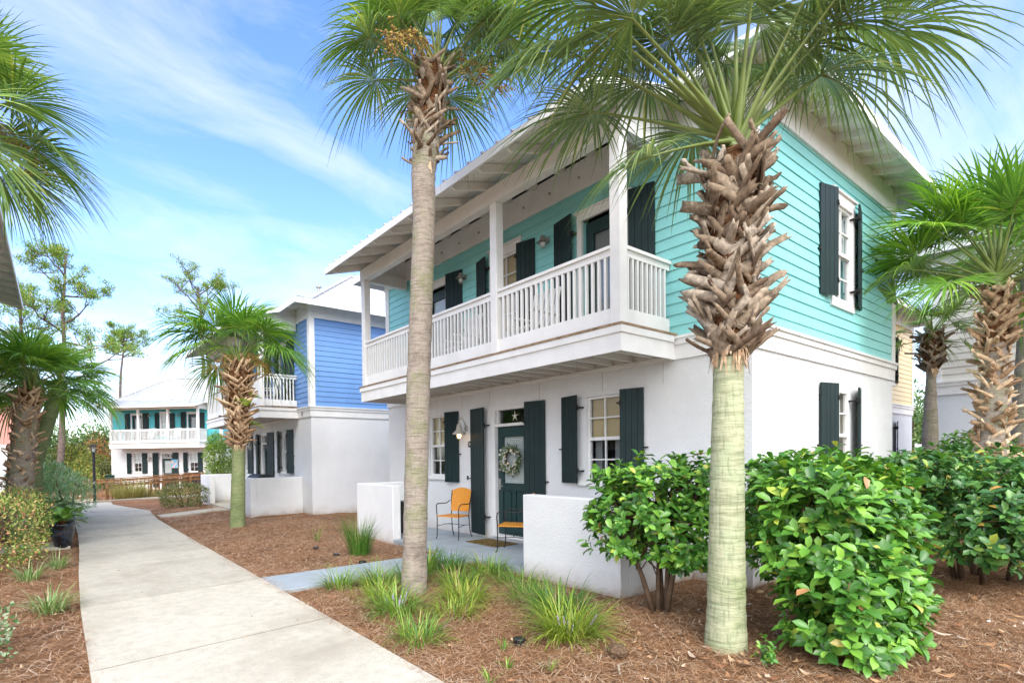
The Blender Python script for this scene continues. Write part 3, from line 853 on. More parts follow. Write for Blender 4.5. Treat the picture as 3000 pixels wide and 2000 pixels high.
        for s in (1.15, 2.15, 3.45, 4.75, 5.6, 6.5, 7.6): cj.box(s-0.004, s+0.004, 0.001, 0.003, 2.58, Z_BAND)
        cj.build('control_joint', M['cream_metal'], H)
    if side_win:
        window(H, tf_side, *s_up[0], blindmat='white_blind', casing=True, blind_frac=0.5, lower='grey_blind')
        window(H, tf_side, *s_low[0], blindmat='white_blind', blind_frac=0.0, lower='tan_blind', rec=0.0)
        shutter(H, tf_side, 2.33, 1.95, 3.84, 5.36); shutter(H, tf_side, 3.20, 3.60, 3.84, 5.36)
        shutter(H, tf_side, 2.36, 1.98, 1.14, 2.60); shutter(H, tf_side, 3.20, 3.58, 1.14, 2.60)
    return H

house1 = make_house('largest nearest house, turquoise siding above white stucco with long white balcony',
                    (0, 0, 0), 0, 'turq', lit=True)
house2 = make_house('royal blue sided two storey house with white stucco ground floor, behind the mulch bed', (-0.70, 11.87, 0), 0, 'blue', side_win=False,
                    blinds=('white_blind', 'white_blind', 'white_blind'))
# the blue house has a single shutter far along its side wall
shutter(house2, tf_side, 3.66, 3.30, 1.10, 2.60)
ang = rad(46)
house3 = make_house('distant turquoise balcony house with white metal roof beyond the timber ramp', (2.57, 36.21, -0.33), ang, 'turq2', side_win=False,
                    blinds=('white_blind', 'white_blind', 'white_blind'))
house4 = make_house('salmon pink house corner with white stucco base behind the left palm trunks', (-13.1, 42.1, -0.33), rad(3), 'salmon', front=False, side_win=False)
house5 = make_house('house at the far left showing only a grey wooden eave corner against the sky', (-9.29, 15.53, 0), PI, 'cream', side_win=False)
house6 = make_house('cream sided house with pale grey stucco base behind the stubbly palm trunk', (9.36+W_, 0.26, 0), PI, 'cream', front=False, side_win=False, stuc='stucco_grey')
house7 = make_house('yellow sided house glimpsed in the gap between turquoise and cream houses', (17.2-W_, 2.4, 0), 0, 'yellow', front=False, side_win=True, stuc='stucco_grey')

# ---- patio half walls (white stucco) --------------------------------------
def patio_walls(ox, oy, labels, group):
    for k, (ya, yb, side) in enumerate(((0.73, 2.29, 0), (5.79, 7.29, 1))):
        mb = MB(); t = 0.18; h = 1.09
        mb.box(-1.56, -1.56+t, ya, yb, -0.2, h)
        if side == 0: mb.box(-1.56+t, -0.005, ya, ya+t, -0.2, h)
        else: mb.box(-1.56+t, -0.005, yb-t, yb, -0.2, h)
        o = mb.build('patio_wall', M['stucco'], None, bevel=0.012)
        o.location = (ox, oy, 0)
        tag(o, labels[k], 'low wall', group)
patio_walls(0, 0, ('white stucco half wall hiding half of the nearer wicker chair, behind the multi stemmed shrub', 'white stucco half wall behind the tall upright grass clump'), 'white stucco patio walls')
patio_walls(-0.70, 11.87, ('white stucco half wall of the blue house, just right of the green trunked palm', 'white stucco half wall piece beside the round clipped shrub'), 'white stucco patio walls')
for nm, ox, oy, mt in (('patio', 0, 0, 'bluefloor'), ('patio', -0.7, 11.87, 'concrete')):
    mb = MB(); mb.box(-1.38, -0.002, 0.92, 7.10, -0.1, 0.062); mb.box(-1.56, -1.38, 2.295, 5.785, -0.1, 0.062)
    o = mb.build(nm, M[mt]); o.location = (ox, oy, 0); o['kind'] = 'structure'
# ------------------------------------------------------------------ ground, path
def gz(x, y):
    if y < 23: return 0.0
    return -0.36*min(1, (y-23)/4)
def grid_ground():
    xs = np.concatenate([np.linspace(-400, -40, 8), np.linspace(-36, -7, 24), np.linspace(-6.7, 5, 90), np.linspace(5.5, 40, 28), np.linspace(50, 400, 8)])
    ys = np.concatenate([np.linspace(-300, -20, 8), np.linspace(-16, -4.2, 10), np.linspace(-4, 11.5, 120), np.linspace(12, 22.5, 24), np.linspace(23, 40, 18), np.linspace(50, 700, 10)])
    V = []; Fc = []
    for j, y in enumerate(ys):
        for i, x in enumerate(xs):
            z = gz(x, y)
            if -16 < y < 22 and -30 < x < 30:
                z += 0.012*math.sin(x*2.1+y*1.3)+0.010*math.sin(x*5.3-y*3.1)+0.007*math.sin(x*11.3+2*math.sin(y*7))*math.sin(y*9.7+x*3)-0.015
            V.append((x, y, z))
    n = len(xs)
    for j in range(len(ys)-1):
        for i in range(n-1):
            Fc.append((j*n+i, j*n+i+1, (j+1)*n+i+1, (j+1)*n+i))
    o = np_mesh('ground', np.array(V), np.array(Fc), M['straw'], smooth=True)
    o['kind'] = 'structure'
grid_ground()
# path slabs, joints are real gaps; each slab is an island of one sheet
def path():
    mb = MB(); ys = [-6, -3.0, -0.35, 1.88, 4.08, 6.33, 8.62, 10.98, 13.3, 15.6, 18.0, 20.3]
    def xl(y): return -6.53 if y < 5 else -6.53+0.03*min(5, y-5)
    def xr(y):
        return -4.53 if y < 13 else -4.53+0.05*(y-13)
    for a, b in zip(ys[:-1], ys[1:]):
        g = 0.013
        a2, b2 = a+g, b-g
        if a >= 15.5: break
        mb.hexa([(xl(a2), a2-0.05, -0.1), (xr(a2), a2+0.12, -0.1), (xr(b2), b2+0.12, -0.1), (xl(b2), b2-0.05, -0.1),
                 (xl(a2), a2-0.05, 0.028), (xr(a2), a2+0.12, 0.028), (xr(b2), b2+0.12, 0.028), (xl(b2), b2-0.05, 0.028)])
    # flare and bend at the far end
    def prism(pts, z0, z1):
        b = [mb.P((x, y, z0)) for x, y in pts]; t = [mb.P((x, y, z1)) for x, y in pts]
        mb.face(t); mb.face(b[::-1])
        n = len(pts)
        for i in range(n): mb.face((b[i], b[(i+1) % n], t[(i+1) % n], t[i]))
    prism([(-6.38, 15.58), (-4.40, 15.75), (-4.32, 16.5), (-4.75, 18.6), (-6.55, 18.6)], -0.1, 0.028)
    prism([(-6.56, 18.62), (-4.76, 18.62), (-5.08, 20.35), (-5.03, 21.95), (-7.6, 21.95), (-6.9, 20.2)], -0.1, 0.028)
    o = mb.build('path', M['concrete']); o['kind'] = 'structure'
    e = MB()  # dark soil line showing in joints and along the slab edges
    e.box(-6.50, -4.56, -6, 4.9, -0.09, 0.021); e.box(-6.35, -4.56, 4.9, 15.4, -0.09, 0.021)
    o = e.build('path_bed', M['dark']); o['kind'] = 'structure'
    # narrow kerb strips and side walks
    mb = MB()
    mb.box(-4.525, -1.57, 3.36, 4.23, -0.1, 0.034)
    o = mb.build('front_walk', M['bluefloor'], bevel=0.008); o['kind'] = 'structure'
    mb = MB(); mb.hexa([(-4.36, 13.95, -0.1), (-2.28, 15.1, -0.1), (-2.28, 16.1, -0.1), (-4.36, 14.75, -0.1), (-4.36, 13.95, 0.032), (-2.28, 15.1, 0.032), (-2.28, 16.1, 0.032), (-4.36, 14.75, 0.032)])
    mb.box(-8.9, -6.54, 9.35, 10.25, -0.1, 0.024)
    o = mb.build('side_walk', M['concrete'], bevel=0.008); o['kind'] = 'structure'
    mb = MB(); mb.hexa([(-7.7, 22.0, -0.1), (1.5, 25.6, -0.3), (1.4, 25.9, -0.3), (-7.7, 22.25, -0.1), (-7.7, 22.0, 0.034), (1.5, 25.6, 0.0), (1.4, 25.9, 0.0), (-7.7, 22.25, 0.034)])
    o = mb.build('kerb', M['concrete']); o['kind'] = 'structure'
    mb = MB(); P_ = [(-5.95, 22.3, 0.03), (-4.95, 22.6, 0.03), (-4.9, 27, -0.33), (-5.6, 35, -0.33), (-6.9, 35, -0.33), (-6.5, 27, -0.33)]
    top = [mb.P(p) for p in P_]; bot = [mb.P((p[0], p[1], p[2]-0.1)) for p in P_]
    mb.face((top[0], top[1], top[2], top[5])); mb.face((top[5], top[2], top[3], top[4]))
    for i in range(6): mb.face((bot[i], bot[(i+1) % 6], top[(i+1) % 6], top[i]))
    o = mb.build('far_path', plain('sandy_concrete', (0.52, 0.42, 0.27), 0.9, 0.1, var=0.15, vs=2)); o['kind'] = 'structure'
path()

# ---- pine needles scattered on the bed and dry leaves ----------------------
def blocked(x, y):
    b = (x > -6.52) & (x < -4.55) & (y < 15.4)
    b |= (x > -1.56) & (y > 0.73) & (y < 7.3)
    b |= (x > 0) & (y > 0) & (x < 5.3) & (y < 8.6)
    b |= (x > -4.6) & (x < -1.5) & (y > 3.33) & (y < 4.26)
    b |= (x > -2.28) & (y > 11.87) & (y < 21)
    b |= (y > 11.8) & (x > -0.7)
    return b
def needles(n, area, lmin, lmax, wd):
    x0, x1, y0, y1 = area
    x = rng.uniform(x0, x1, n*2); y = rng.uniform(y0, y1, n*2)
    k = ~blocked(x, y); x, y = x[k][:n], y[k][:n]; n = len(x)
    a = rng.uniform(0, 2*PI, n); l = rng.uniform(lmin, lmax, n)/2
    h = rng.uniform(0.0, 0.022, n)+0.012*np.sin(x*2.1+y*1.3)+0.010*np.sin(x*5.3-y*3.1)-0.006
    h = np.maximum(h, -0.012); tl = rng.uniform(-0.018, 0.018, n)
    cx, sx = np.cos(a), np.sin(a); w = wd*rng.uniform(0.6, 1.2, n)
    cb = rng.uniform(-0.25, 0.25, n)*l
    z = h+0.006
    P = np.stack([np.stack([x-cx*l-sx*w, y-sx*l+cx*w, z-tl], 1), np.stack([x-cx*l+sx*w, y-sx*l-cx*w, z-tl], 1),
                  np.stack([x+sx*(w+cb), y-cx*(w+cb), z+0.006], 1), np.stack([x-sx*(w-cb), y+cx*(w-cb), z+0.006], 1),
                  np.stack([x+cx*l+sx*w, y+sx*l-cx*w, z+tl], 1), np.stack([x+cx*l-sx*w, y+sx*l+cx*w, z+tl], 1)], 1)
    V = P.reshape(-1, 3); b = np.arange(n)[:, None]*6
    Fq = np.concatenate([b+np.array([[0, 1, 2, 3]]), b+np.array([[3, 2, 4, 5]])], 1).reshape(-1, 4)
    return V, Fq
Vs, Fs, off = [], [], 0
for n, area, a, b, w in ((52000, (-4.6, 1.5, -3.2, 3.4), 0.06, 0.16, 0.0011), (26000, (-4.6, -0.5, 4.2, 11.9), 0.08, 0.20, 0.0018), (16000, (-9.0, -6.5, 1.0, 9.0), 0.07, 0.18, 0.0014),
                      (14000, (0.0, 6.0, -6.0, 0.0), 0.07, 0.18, 0.0016), (6000, (-4.4, -2.2, 11.5, 17.5), 0.12, 0.25, 0.003), (500, (-6.62, -6.46, 0.5, 9.0), 0.05, 0.12, 0.0012), (1100, (-4.62, -4.47, 0.0, 9.0), 0.05, 0.12, 0.0012)):
    if area[1]-area[0] < 0.3:
        sv = blocked; blocked = lambda x, y: np.zeros(len(x), bool)
        V, Fq = needles(n, area, a, b, w); V[:, 2] += 0.025; blocked = sv
    else: V, Fq = needles(n, area, a, b, w)
    Vs.append(V); Fs.append(Fq+off); off += len(V)
o = np_mesh('pine_straw', np.concatenate(Vs), np.concatenate(Fs), M['needle'])
tag(o, 'loose brown pine straw covering the planting beds', 'pine straw', kind='stuff')

def dead_leaves():
    V = []; Fc = []
    def leaf(x, y, s, z=0.02):
        a = random.uniform(0, 2*PI); w = s*random.uniform(0.22, 0.5); cu = random.uniform(0.3, 1.3)*s; til = random.uniform(-0.5, 0.5); sk = random.uniform(-0.5, 0.5)*w; tw = random.uniform(0.2, 1.1)
        ca, sa = math.cos(a), math.sin(a); o = len(V)
        for u, wd in ((-1, 0.04), (-0.5, 0.6*random.uniform(0.7, 1.3)), (0.1, 1.0), (0.65, 0.55*random.uniform(0.6, 1.4)), (1, 0.02)):
            zz = z+cu*(u*u)*0.4+til*u*s*0.3
            for sd in (-1, 1):
                lx, ly = u*s, sd*wd*w+sk*u*u
                V.append((x+lx*ca-ly*sa, y+lx*sa+ly*ca, max(0.003, zz-0.01+(0.5+0.5*sd*tw)*wd*w*0.7+random.uniform(0, 0.006))))
        for k in range(4): Fc.append((o+2*k, o+2*k+1, o+2*k+3, o+2*k+2))
    for n, (x0, x1, y0, y1), s0, s1 in ((300, (-3.3, 0.8, -2.6, 0.3), 0.02, 0.045), (260, (-3.0, 0.6, -2.4, -0.1), 0.035, 0.065), (160, (-4.4, -1.6, -1.5, 3.0), 0.015, 0.038), (240, (0.0, 5.0, -5.0, -0.3), 0.03, 0.065),
                                    (60, (-4.4, -1.6, 4.4, 10.5), 0.02, 0.05), (40, (-8, -6.7, 2, 8), 0.02, 0.05)):
        for _ in range(n):
            x, y = random.uniform(x0, x1), random.uniform(y0, y1)
            if not bool(blocked(np.array([x]), np.array([y]))[0]): leaf(x, y, random.uniform(s0, s1))
    for _ in range(16): leaf(random.uniform(-6.3, -4.7), random.uniform(1.5, 12), 0.02, 0.034)
    o = np_mesh('fallen_leaves', np.array(V), np.array(Fc), M['deadleaf'], smooth=True)
    tag(o, 'dry curled leaves scattered over the mulch', 'fallen leaves', kind='stuff')
dead_leaves()
# ------------------------------------------------------------------ palms
def nrm(v):
    v = Vector(v); v.normalize(); return v
def frond_arrays(base, hub, axis, R, nl=44, spread=125, droop=0.35, cup=0.22, roll=0.0, seed=0, pet_r=0.016, sag=0.05, dead=False):
    """costapalmate fan leaf; returns V, F(quads), mi"""
    rg = np.random.default_rng(seed)
    base, hub, a = np.array(base, float), np.array(hub, float), np.array(nrm(axis))
    up = np.array([0, 0, 1.0])
    s = np.cross(a, up)
    if np.linalg.norm(s) < 0.05: s = np.array([math.cos(seed), math.sin(seed), 0.0])
    s /= np.linalg.norm(s); nn = np.cross(s, a)
    cr, sr = math.cos(roll), math.sin(roll)
    s, nn = s*cr+nn*sr, nn*cr-s*sr
    th = np.linspace(-spread, spread, nl)*PI/180
    dth = th[1]-th[0]
    ts = np.array([0.02, 0.16, 0.36, 0.52, 0.70, 0.86, 1.0])
    K = len(ts)
    V = np.zeros((nl, K, 3, 3)); 
    for i, t0 in enumerate(th):
        t1 = t0+rg.normal(0, 0.018)
        Lf = R*(1-0.38*(abs(t0)/ (spread*PI/180))**1.6)*(1+rg.normal(0, 0.05))
        d = math.cos(t1)*a+math.sin(t1)*s
        e = -math.sin(t1)*a+math.cos(t1)*s
        split = 0.42
        w = np.where(ts <= split, ts*Lf*math.tan(dth/2)*1.02, split*Lf*math.tan(dth/2)*np.maximum(0.03, (1-(ts-split)/(1-split))**0.8))
        fold = w*0.55
        lift = cup*abs(math.sin(t1))*ts*Lf*0.9 + 0.10*Lf*ts*(abs(math.cos(t1)))
        dr = droop*(1+rg.normal(0, 0.25))
        gd = dr*Lf*ts**2.6 + max(0, rg.normal(0, 0.10))*Lf*np.maximum(0, ts-0.6)**1.5*2
        # the costa itself recurves downward near the leaf axis
        rec = 0.22*Lf*max(0, math.cos(t1))**3*ts**2
        wob = rg.normal(0, 0.03)*Lf*ts**2
        C = hub[None]+d[None]*(ts*Lf)[:, None]+nn[None]*(lift-rec)[:, None]-up[None]*gd[:, None]+e[None]*wob[:, None]
        V[i, :, 0] = C-e[None]*w[:, None]+nn[None]*fold[:, None]
        V[i, :, 1] = C
        V[i, :, 2] = C+e[None]*w[:, None]+nn[None]*fold[:, None]
    V = V.reshape(-1, 3)
    F = []
    for i in range(nl):
        o = i*K*3
        for k in range(K-1):
            F.append((o+3*k, o+3*k+1, o+3*k+4, o+3*k+3)); F.append((o+3*k+1, o+3*k+2, o+3*k+5, o+3*k+4))
    F = np.array(F); mi = np.zeros(len(F), int)
    # petiole: flattened tapering tube continuing into the leaf as the costa
    mid = (base+hub)/2+np.array([0, 0, sag])
    pts = []
    for t in np.linspace(0, 1, 9): pts.append((1-t)**2*base+2*t*(1-t)*mid+t*t*hub)
    pts.append(hub+a*R*0.12-up*0.005); pts.append(hub+a*R*0.25-nn*0.22*R*0.25**2-up*droop*R*0.25**2.6)
    rr = (pet_r*(0.8+2.0*(1-np.linspace(0, 1, 9))**2.2)).tolist()+[pet_r*0.5, pet_r*0.15]
    mb = MB(); mb.tube(pts, rr, 6, flat=0.6)
    V2 = np.array(mb.v); F2 = np.array([f for f in mb.f if len(f) == 4])+len(V)
    V = np.concatenate([V, V2]); F = np.concatenate([F, F2]); mi = np.concatenate([mi, np.ones(len(F2), int)])
    return V, F, mi

def auto_crown(center, n, Lp, R, seed, emin=-45, emax=80, az=None, droop=0.35, skip=None, nl=42, var=0.15, clear=34):
    tocam = math.atan2(CAM.y-center[1], CAM.x-center[0])
    rg = np.random.default_rng(seed); out = []
    for i in range(n):
        f = (i+0.5)/n
        el = rad(emax+(emin-emax)*f**0.85)+rg.normal(0, 0.07)
        azi = i*2.39996+rg.normal(0, 0.12)+seed
        off = (azi-tocam+PI) % (2*PI)-PI
        if abs(off) < rad(48) and el < rad(clear):      # keep the stubs below the crown open, as pruned
            azi = tocam+math.copysign(rad(58)+abs(off)*0.5, off)
        lp = Lp*(0.75+0.35*f)*(1+rg.normal(0, var*0.5))
        d = np.array([math.cos(el)*math.cos(azi), math.cos(el)*math.sin(azi), math.sin(el)])
        c = np.array(center, float)-np.array([0, 0, 0.10+0.20*f])+d*0.03
        hub = c+np.array([0, 0, 0.10])+d*lp-np.array([0, 0, 0.12*lp*(1-abs(math.sin(el)))])
        el2 = el-rad(12+30*f)
        ax = np.array([math.cos(el2)*math.cos(azi), math.cos(el2)*math.sin(azi), math.sin(el2)])
        out.append((c, hub, ax, R*(1+rg.normal(0, var*0.6)), droop*(0.7+0.7*f), rg.normal(0, 0.25)))
    return out

def palm(name, label, group, trunk, radii, trunk_mat, boots=None, crown=(), fr_mat='frond', nl=42, boot_mat='boot', seed=1, stalks=0, crown_c=None, pet_r=0.016, spread=125):
    P = empty('palm_tree', tuple(trunk[0])); tag(P, label, 'palm tree', group)
    o0 = Vector(trunk[0]); radii = list(radii)
    if boots: radii[-1] = 0.035
    loc = lambda p: np.array(p)-np.array(o0)
    # trunk with slightly irregular rings
    tr = MB(); pts = [Vector(p)-o0 for p in trunk]; ns = 60
    cum = [0]
    for a, b in zip(pts[:-1], pts[1:]): cum.append(cum[-1]+(b-a).length)
    PP, RR = [], []
    rg = np.random.default_rng(seed)
    for k in range(ns+1):
        d = cum[-1]*k/ns
        j = max(i for i in range(len(cum)-1) if cum[i] <= d+1e-9)
        t = (d-cum[j])/(cum[j+1]-cum[j])
        PP.append(pts[j].lerp(pts[j+1], t)); r = radii[j]*(1-t)+radii[j+1]*t
        RR.append(r*(1+rg.normal(0, 0.012)+(0.018 if k % 2 else -0.008)))
    tr.tube(PP, RR, 28)
    tr.build('trunk', M[trunk_mat], P, smooth=True)
    if boots:
        z0, z1, r0, r1, nb, L, wd = boots   # heights relative to world
        core = MB(); bp = []
        def axis_at(z):
            for a, b in zip(trunk[:-1], trunk[1:]):
                if a[2] <= z <= b[2] or b is trunk[-1]:
                    t = (z-a[2])/(b[2]-a[2]); return np.array(a)*(1-t)+np.array(b)*t
        cp, cr_ = [], []
        for k in range(25):
            z = z0+(z1-z0)*k/24; f = k/24
            cp.append(tuple(axis_at(z)-np.array(o0))); rr = (r0+(r1-r0)*math.sin(PI*min(1, f*1.15)*0.5)**0.7)*0.80
            cr_.append(rr*(1+rg.normal(0, 0.05))*(0.86 if k == 0 else (0.45 if k == 24 else (0.8 if k == 23 else 1))))
        core.tube(cp, cr_, 18)
        core.build('fibre', M['fiber'], P, smooth=False)
        col = MB(); c0 = axis_at(z0)-np.array(o0)
        for k in range(46):
            a = rg.random()*2*PI; l = rg.uniform(0.05, 0.20); w_ = rg.uniform(0.006, 0.020); er = np.array([math.cos(a), math.sin(a), 0]); et = np.array([-math.sin(a), math.cos(a), 0])
            p = c0+er*(r0*0.86+0.01)+np.array([0, 0, rg.uniform(0.0, 0.07)]); q = p-np.array([0, 0, l])+er*rg.uniform(-0.004, 0.02)+et*rg.normal(0, 0.02)
            col.poly([tuple(p-et*w_), tuple(p+et*w_), tuple(q+et*w_*0.3), tuple(q-et*w_*0.3)])
        col.build('ragged_fibre', M['boot_dark'], P, fixn=False)
        V = []; F = []
        for i in range(nb):
            f = (i+0.5)/nb; z = z0+(z1-z0)*f
            az = i*2.39996+rg.normal(0, 0.15)
            r = (r0+(r1-r0)*math.sin(PI*min(1, f*1.15)*0.5)**0.7)
            for arm in (-1, 1):
                tilt = arm*rad(rg.uniform(24, 72)); l = L*rg.uniform(0.45, 1.5); w = wd*rg.uniform(0.45, 1.5)
                out_ = rad(rg.uniform(4, 26))
                if rg.random() < 0.13: l = min(l*1.2, L*1.25); w *= 0.75; out_ = rad(rg.uniform(38, 72))
                c = axis_at(z)-np.array(o0)
                er = np.array([math.cos(az), math.sin(az), 0]); et = np.array([-math.sin(az), math.cos(az), 0]); ez = np.array([0, 0, 1.0])
                dirv = math.cos(out_)*(math.cos(tilt)*ez+math.sin(tilt)*et)+math.sin(out_)*er
                nor = er-dirv*np.dot(er, dirv); nor /= np.linalg.norm(nor); sd = np.cross(dirv, nor)
                p0 = c+er*r*0.80-ez*0.05
                o = len(V); K = 5; th = 0.011+0.006*rg.random()
                curl = rg.uniform(-0.35, 0.30)*l
                for k in range(K):
                    t = k/(K-1); ww = w*(1.1-0.30*t)*(rg.uniform(0.9, 1.1) if k < K-1 else rg.uniform(0.55, 1.15))
                    p = p0+dirv*l*t+nor*curl*t*t
                    jag = rg.uniform(-0.22, 0.22)*l if k == K-1 else 0
                    arch = ww*0.28
                    for a_, b_ in ((-ww, -arch*0.6), (0, arch), (ww, -arch*0.6)):
                        V.append(p+sd*a_+nor*b_+dirv*(jag if a_ else 0))
                    for a_, b_ in ((ww*0.96, -arch*0.6-th), (0, arch-th*2.0), (-ww*0.96, -arch*0.6-th)):
                        V.append(p+sd*a_+nor*b_+dirv*(jag if a_ else 0))
                for k in range(K-1):
                    a = o+6*k; b = a+6
                    for j in range(6): F.append((a+j, a+(j+1) % 6, b+(j+1) % 6, b+j))
                a = o+6*(K-1); F.append((a, a+1, a+4, a+5)); F.append((a+1, a+2, a+3, a+4))
        for i in range(nb*7):      # loose ragged fibres
            f = rg.random(); z = z0+(z1-z0)*f; az = rg.random()*2*PI
            r = (r0+(r1-r0)*math.sin(PI*min(1, f*1.15)*0.5)**0.7)*rg.uniform(0.85, 1.05)
            er = np.array([math.cos(az), math.sin(az), 0]); et = np.array([-math.sin(az), math.cos(az), 0])
            p = axis_at(z)-np.array(o0)+er*r; d = er*rg.uniform(0, 0.5)+et*rg.normal(0, 0.8)+np.array([0, 0, rg.normal(0, 0.8)]); d /= np.linalg.norm(d)
            l = rg.uniform(0.03, 0.10); w_ = np.cross(d, er); w_ = w_/max(1e-6, np.linalg.norm(w_))*0.0022; o = len(V)
            q = p+d*l; V += [p-w_, p+w_, q+w_*0.3-np.array([0, 0, l*0.2]), q-w_*0.3-np.array([0, 0, l*0.2])]; F.append((o, o+1, o+2, o+3))
        np_mesh('leaf_bases', np.array(V), np.array(F), M[boot_mat], P)
    for i, (b, h, ax, R, dr, roll) in enumerate(crown):
        V, F, mi = frond_arrays(loc(b), loc(h), ax, R, nl=nl, droop=dr, roll=roll, seed=seed*100+i, pet_r=pet_r, spread=spread)
        np_mesh('frond', V, F, [M[fr_mat], M['petiole']], P, mi=mi)
    if stalks:
        cc = Vector(crown_c)-o0
        for k in range(stalks):
            mb = MB(); az = k*2.1+seed*0.7; el = rad(rg.uniform(5, 45)); L = rg.uniform(0.7, 1.1)
            d = Vector((math.cos(az)*math.cos(el), math.sin(az)*math.cos(el), math.sin(el)))
            pts = []
            for t in np.linspace(0, 1, 9): pts.append(cc+d*(L*t)-Vector((0, 0, 0.75*L*t**2.2)))
            mb.tube(pts, np.linspace(0.010, 0.003, 9).tolist(), 5)
            for j in range(64):
                t = rg.uniform(0.3, 1.0); p = cc+d*(L*t)-Vector((0, 0, 0.75*L*t**2.2))
                e = Vector((rg.normal(), rg.normal(), rg.normal(-0.3, 0.7))).normalized(); l = rg.uniform(0.12, 0.28)
                q = p+e*l-Vector((0, 0, l*0.35)); mmid = (p+q)/2+Vector((0, 0, 0.02))
                mb.tube([p, mmid, q], [0.0028, 0.0022, 0.0015], 3, cap=False)
                for _ in range(4):
                    u = rg.uniform(0.35, 1); r0_ = p.lerp(q, u); s = 0.007
                    mb.obox(r0_+Vector((rg.normal(0, .012), rg.normal(0, .012), rg.normal(0, .012))), (1, 0, 0), (0, 1, 0), (0, 0, 1), s, s, s)
            mb.build('fruit_stalk', M['thread'], P, fixn=False)
    return P

G_P = 'sabal palms around the houses'
# near palm with lichen green trunk: fronds placed by direction
cB = np.array([-2.08, -0.79, 4.36])
frB = auto_crown(cB, 11, 1.0, 0.95, 3, emin=50, emax=85, droop=0.30, clear=66)
bB = cB-np.array([0, 0, 0.16])
for hub_, ax_, R_, dr_, ro_ in (((-2.75, -0.44, 4.02), (-0.75, 0.55, -0.30), 0.72, 0.42, 0.2), ((-3.03, 0.15, 5.10), (-0.75, 0.62, -0.10), 1.05, 0.42, 0.5), ((-3.15, -0.55, 4.86), (-0.95, 0.30, 0.0), 0.98, 0.40, -0.4),
                               ((-2.20, -0.40, 5.40), (-0.1, 0.5, 0.8), 1.0, 0.35, 0.0), ((-1.20, -1.10, 4.92), (0.80, -0.50, -0.20), 0.95, 0.45, -0.3), ((-0.55, -1.37, 5.42), (0.78, -0.60, 0.05), 1.05, 0.38, 0.2),
                               ((-3.35, 0.05, 5.42), (-0.7, 0.6, 0.35), 1.1, 0.35, 0.2), ((-1.55, -0.15, 4.75), (0.6, 0.75, -0.1), 0.95, 0.35, 0.1), ((-2.6, 0.25, 4.80), (-0.4, 0.9, 0.0), 0.95, 0.35, 0.0),
                               ((-3.25, -0.25, 5.15), (-0.90, 0.35, 0.0), 1.05, 0.55, 0.1), ((-1.35, -1.25, 5.2), (0.8, -0.55, 0.0), 1.05, 0.5, -0.2), ((-2.45, -0.15, 5.2), (-0.5, 0.8, 0.2), 1.05, 0.45, 0.2),
                               ((-1.1, -0.8, 5.4), (0.8, -0.2, 0.4), 1.05, 0.4, 0.3), ((-1.75, -1.55, 5.25), (0.35, -0.85, 0.2), 1.0, 0.4, 0.0)):
    frB.append((bB, np.array(hub_), ax_, R_, dr_, ro_))
palm('palm', 'closest palm, smooth pale green lower trunk and criss-cross stubs above', G_P,
     [(-2.23, -0.77, -0.08), (-2.215, -0.77, 0.25), (-2.20, -0.77, 1.12), (-2.17, -0.77, 2.26), (-2.14, -0.78, 2.82), (-2.12, -0.77, 3.68), (-2.08, -0.79, 4.22)],
     [0.168, 0.148, 0.132, 0.112, 0.125, 0.125, 0.10], 'trunk_pale', boots=(2.42, 4.13, 0.150, 0.235, 135, 0.24, 0.036), crown=frB, fr_mat='frond_near', nl=60, seed=3, pet_r=0.017)
cA = np.array([-2.93, 2.26, 6.35])
frA = auto_crown(cA, 28, 0.74, 0.86, 5, emin=14, emax=84, droop=0.30, clear=60)
palm('palm', 'tall slim grey brown trunked palm standing in the grass clumps before the balcony', G_P,
     [(-3.29, 2.37, -0.08), (-3.27, 2.37, 0.5), (-3.20, 2.36, 2.38), (-3.10, 2.33, 4.46), (-3.10, 2.34, 4.99), (-3.06, 2.32, 5.36), (-2.95, 2.27, 6.35)],
     [0.165, 0.142, 0.142, 0.133, 0.145, 0.16, 0.11], 'trunk_grey', boots=(5.12, 6.32, 0.15, 0.195, 56, 0.22, 0.028), crown=frA, nl=56, seed=5, stalks=3, crown_c=cA-np.array([0, 0, 0.05]), boot_mat='boot')
cE = np.array([-3.13, 10.38, 4.12])
palm('palm', 'palm with green lower trunk and small ferns among its stubs, before the blue house', G_P,
     [(-3.23, 10.35, -0.08), (-3.20, 10.35, 0.6), (-3.15, 10.34, 2.17), (-3.12, 10.35, 3.55), (-3.13, 10.38, 4.08)],
     [0.185, 0.165, 0.145, 0.15, 0.12], 'trunk_green', boots=(1.95, 3.98, 0.17, 0.32, 135, 0.28, 0.032),
     crown=auto_crown(cE, 22, 1.0, 1.12, 8, emin=10, emax=82, droop=0.34, clear=48), fr_mat='frond_bright', nl=50, seed=8, stalks=4, crown_c=cE, boot_mat='boot_dark')
cC = np.array([4.80, -1.36, 4.38])
xC = [(cC-np.array([0, 0, 0.2]), np.array([3.9, -0.80, 4.95]), (-0.75, 0.55, 0.12), 1.0, 0.16, 0.5), (cC-np.array([0, 0, 0.25]), np.array([3.8, -1.0, 4.05]), (-0.8, 0.45, -0.35), 0.95, 0.22, 0.3), (cC-np.array([0, 0, 0.1]), np.array([4.3, -0.9, 5.3]), (-0.45, 0.45, 0.7), 0.95, 0.12, 0.2)]
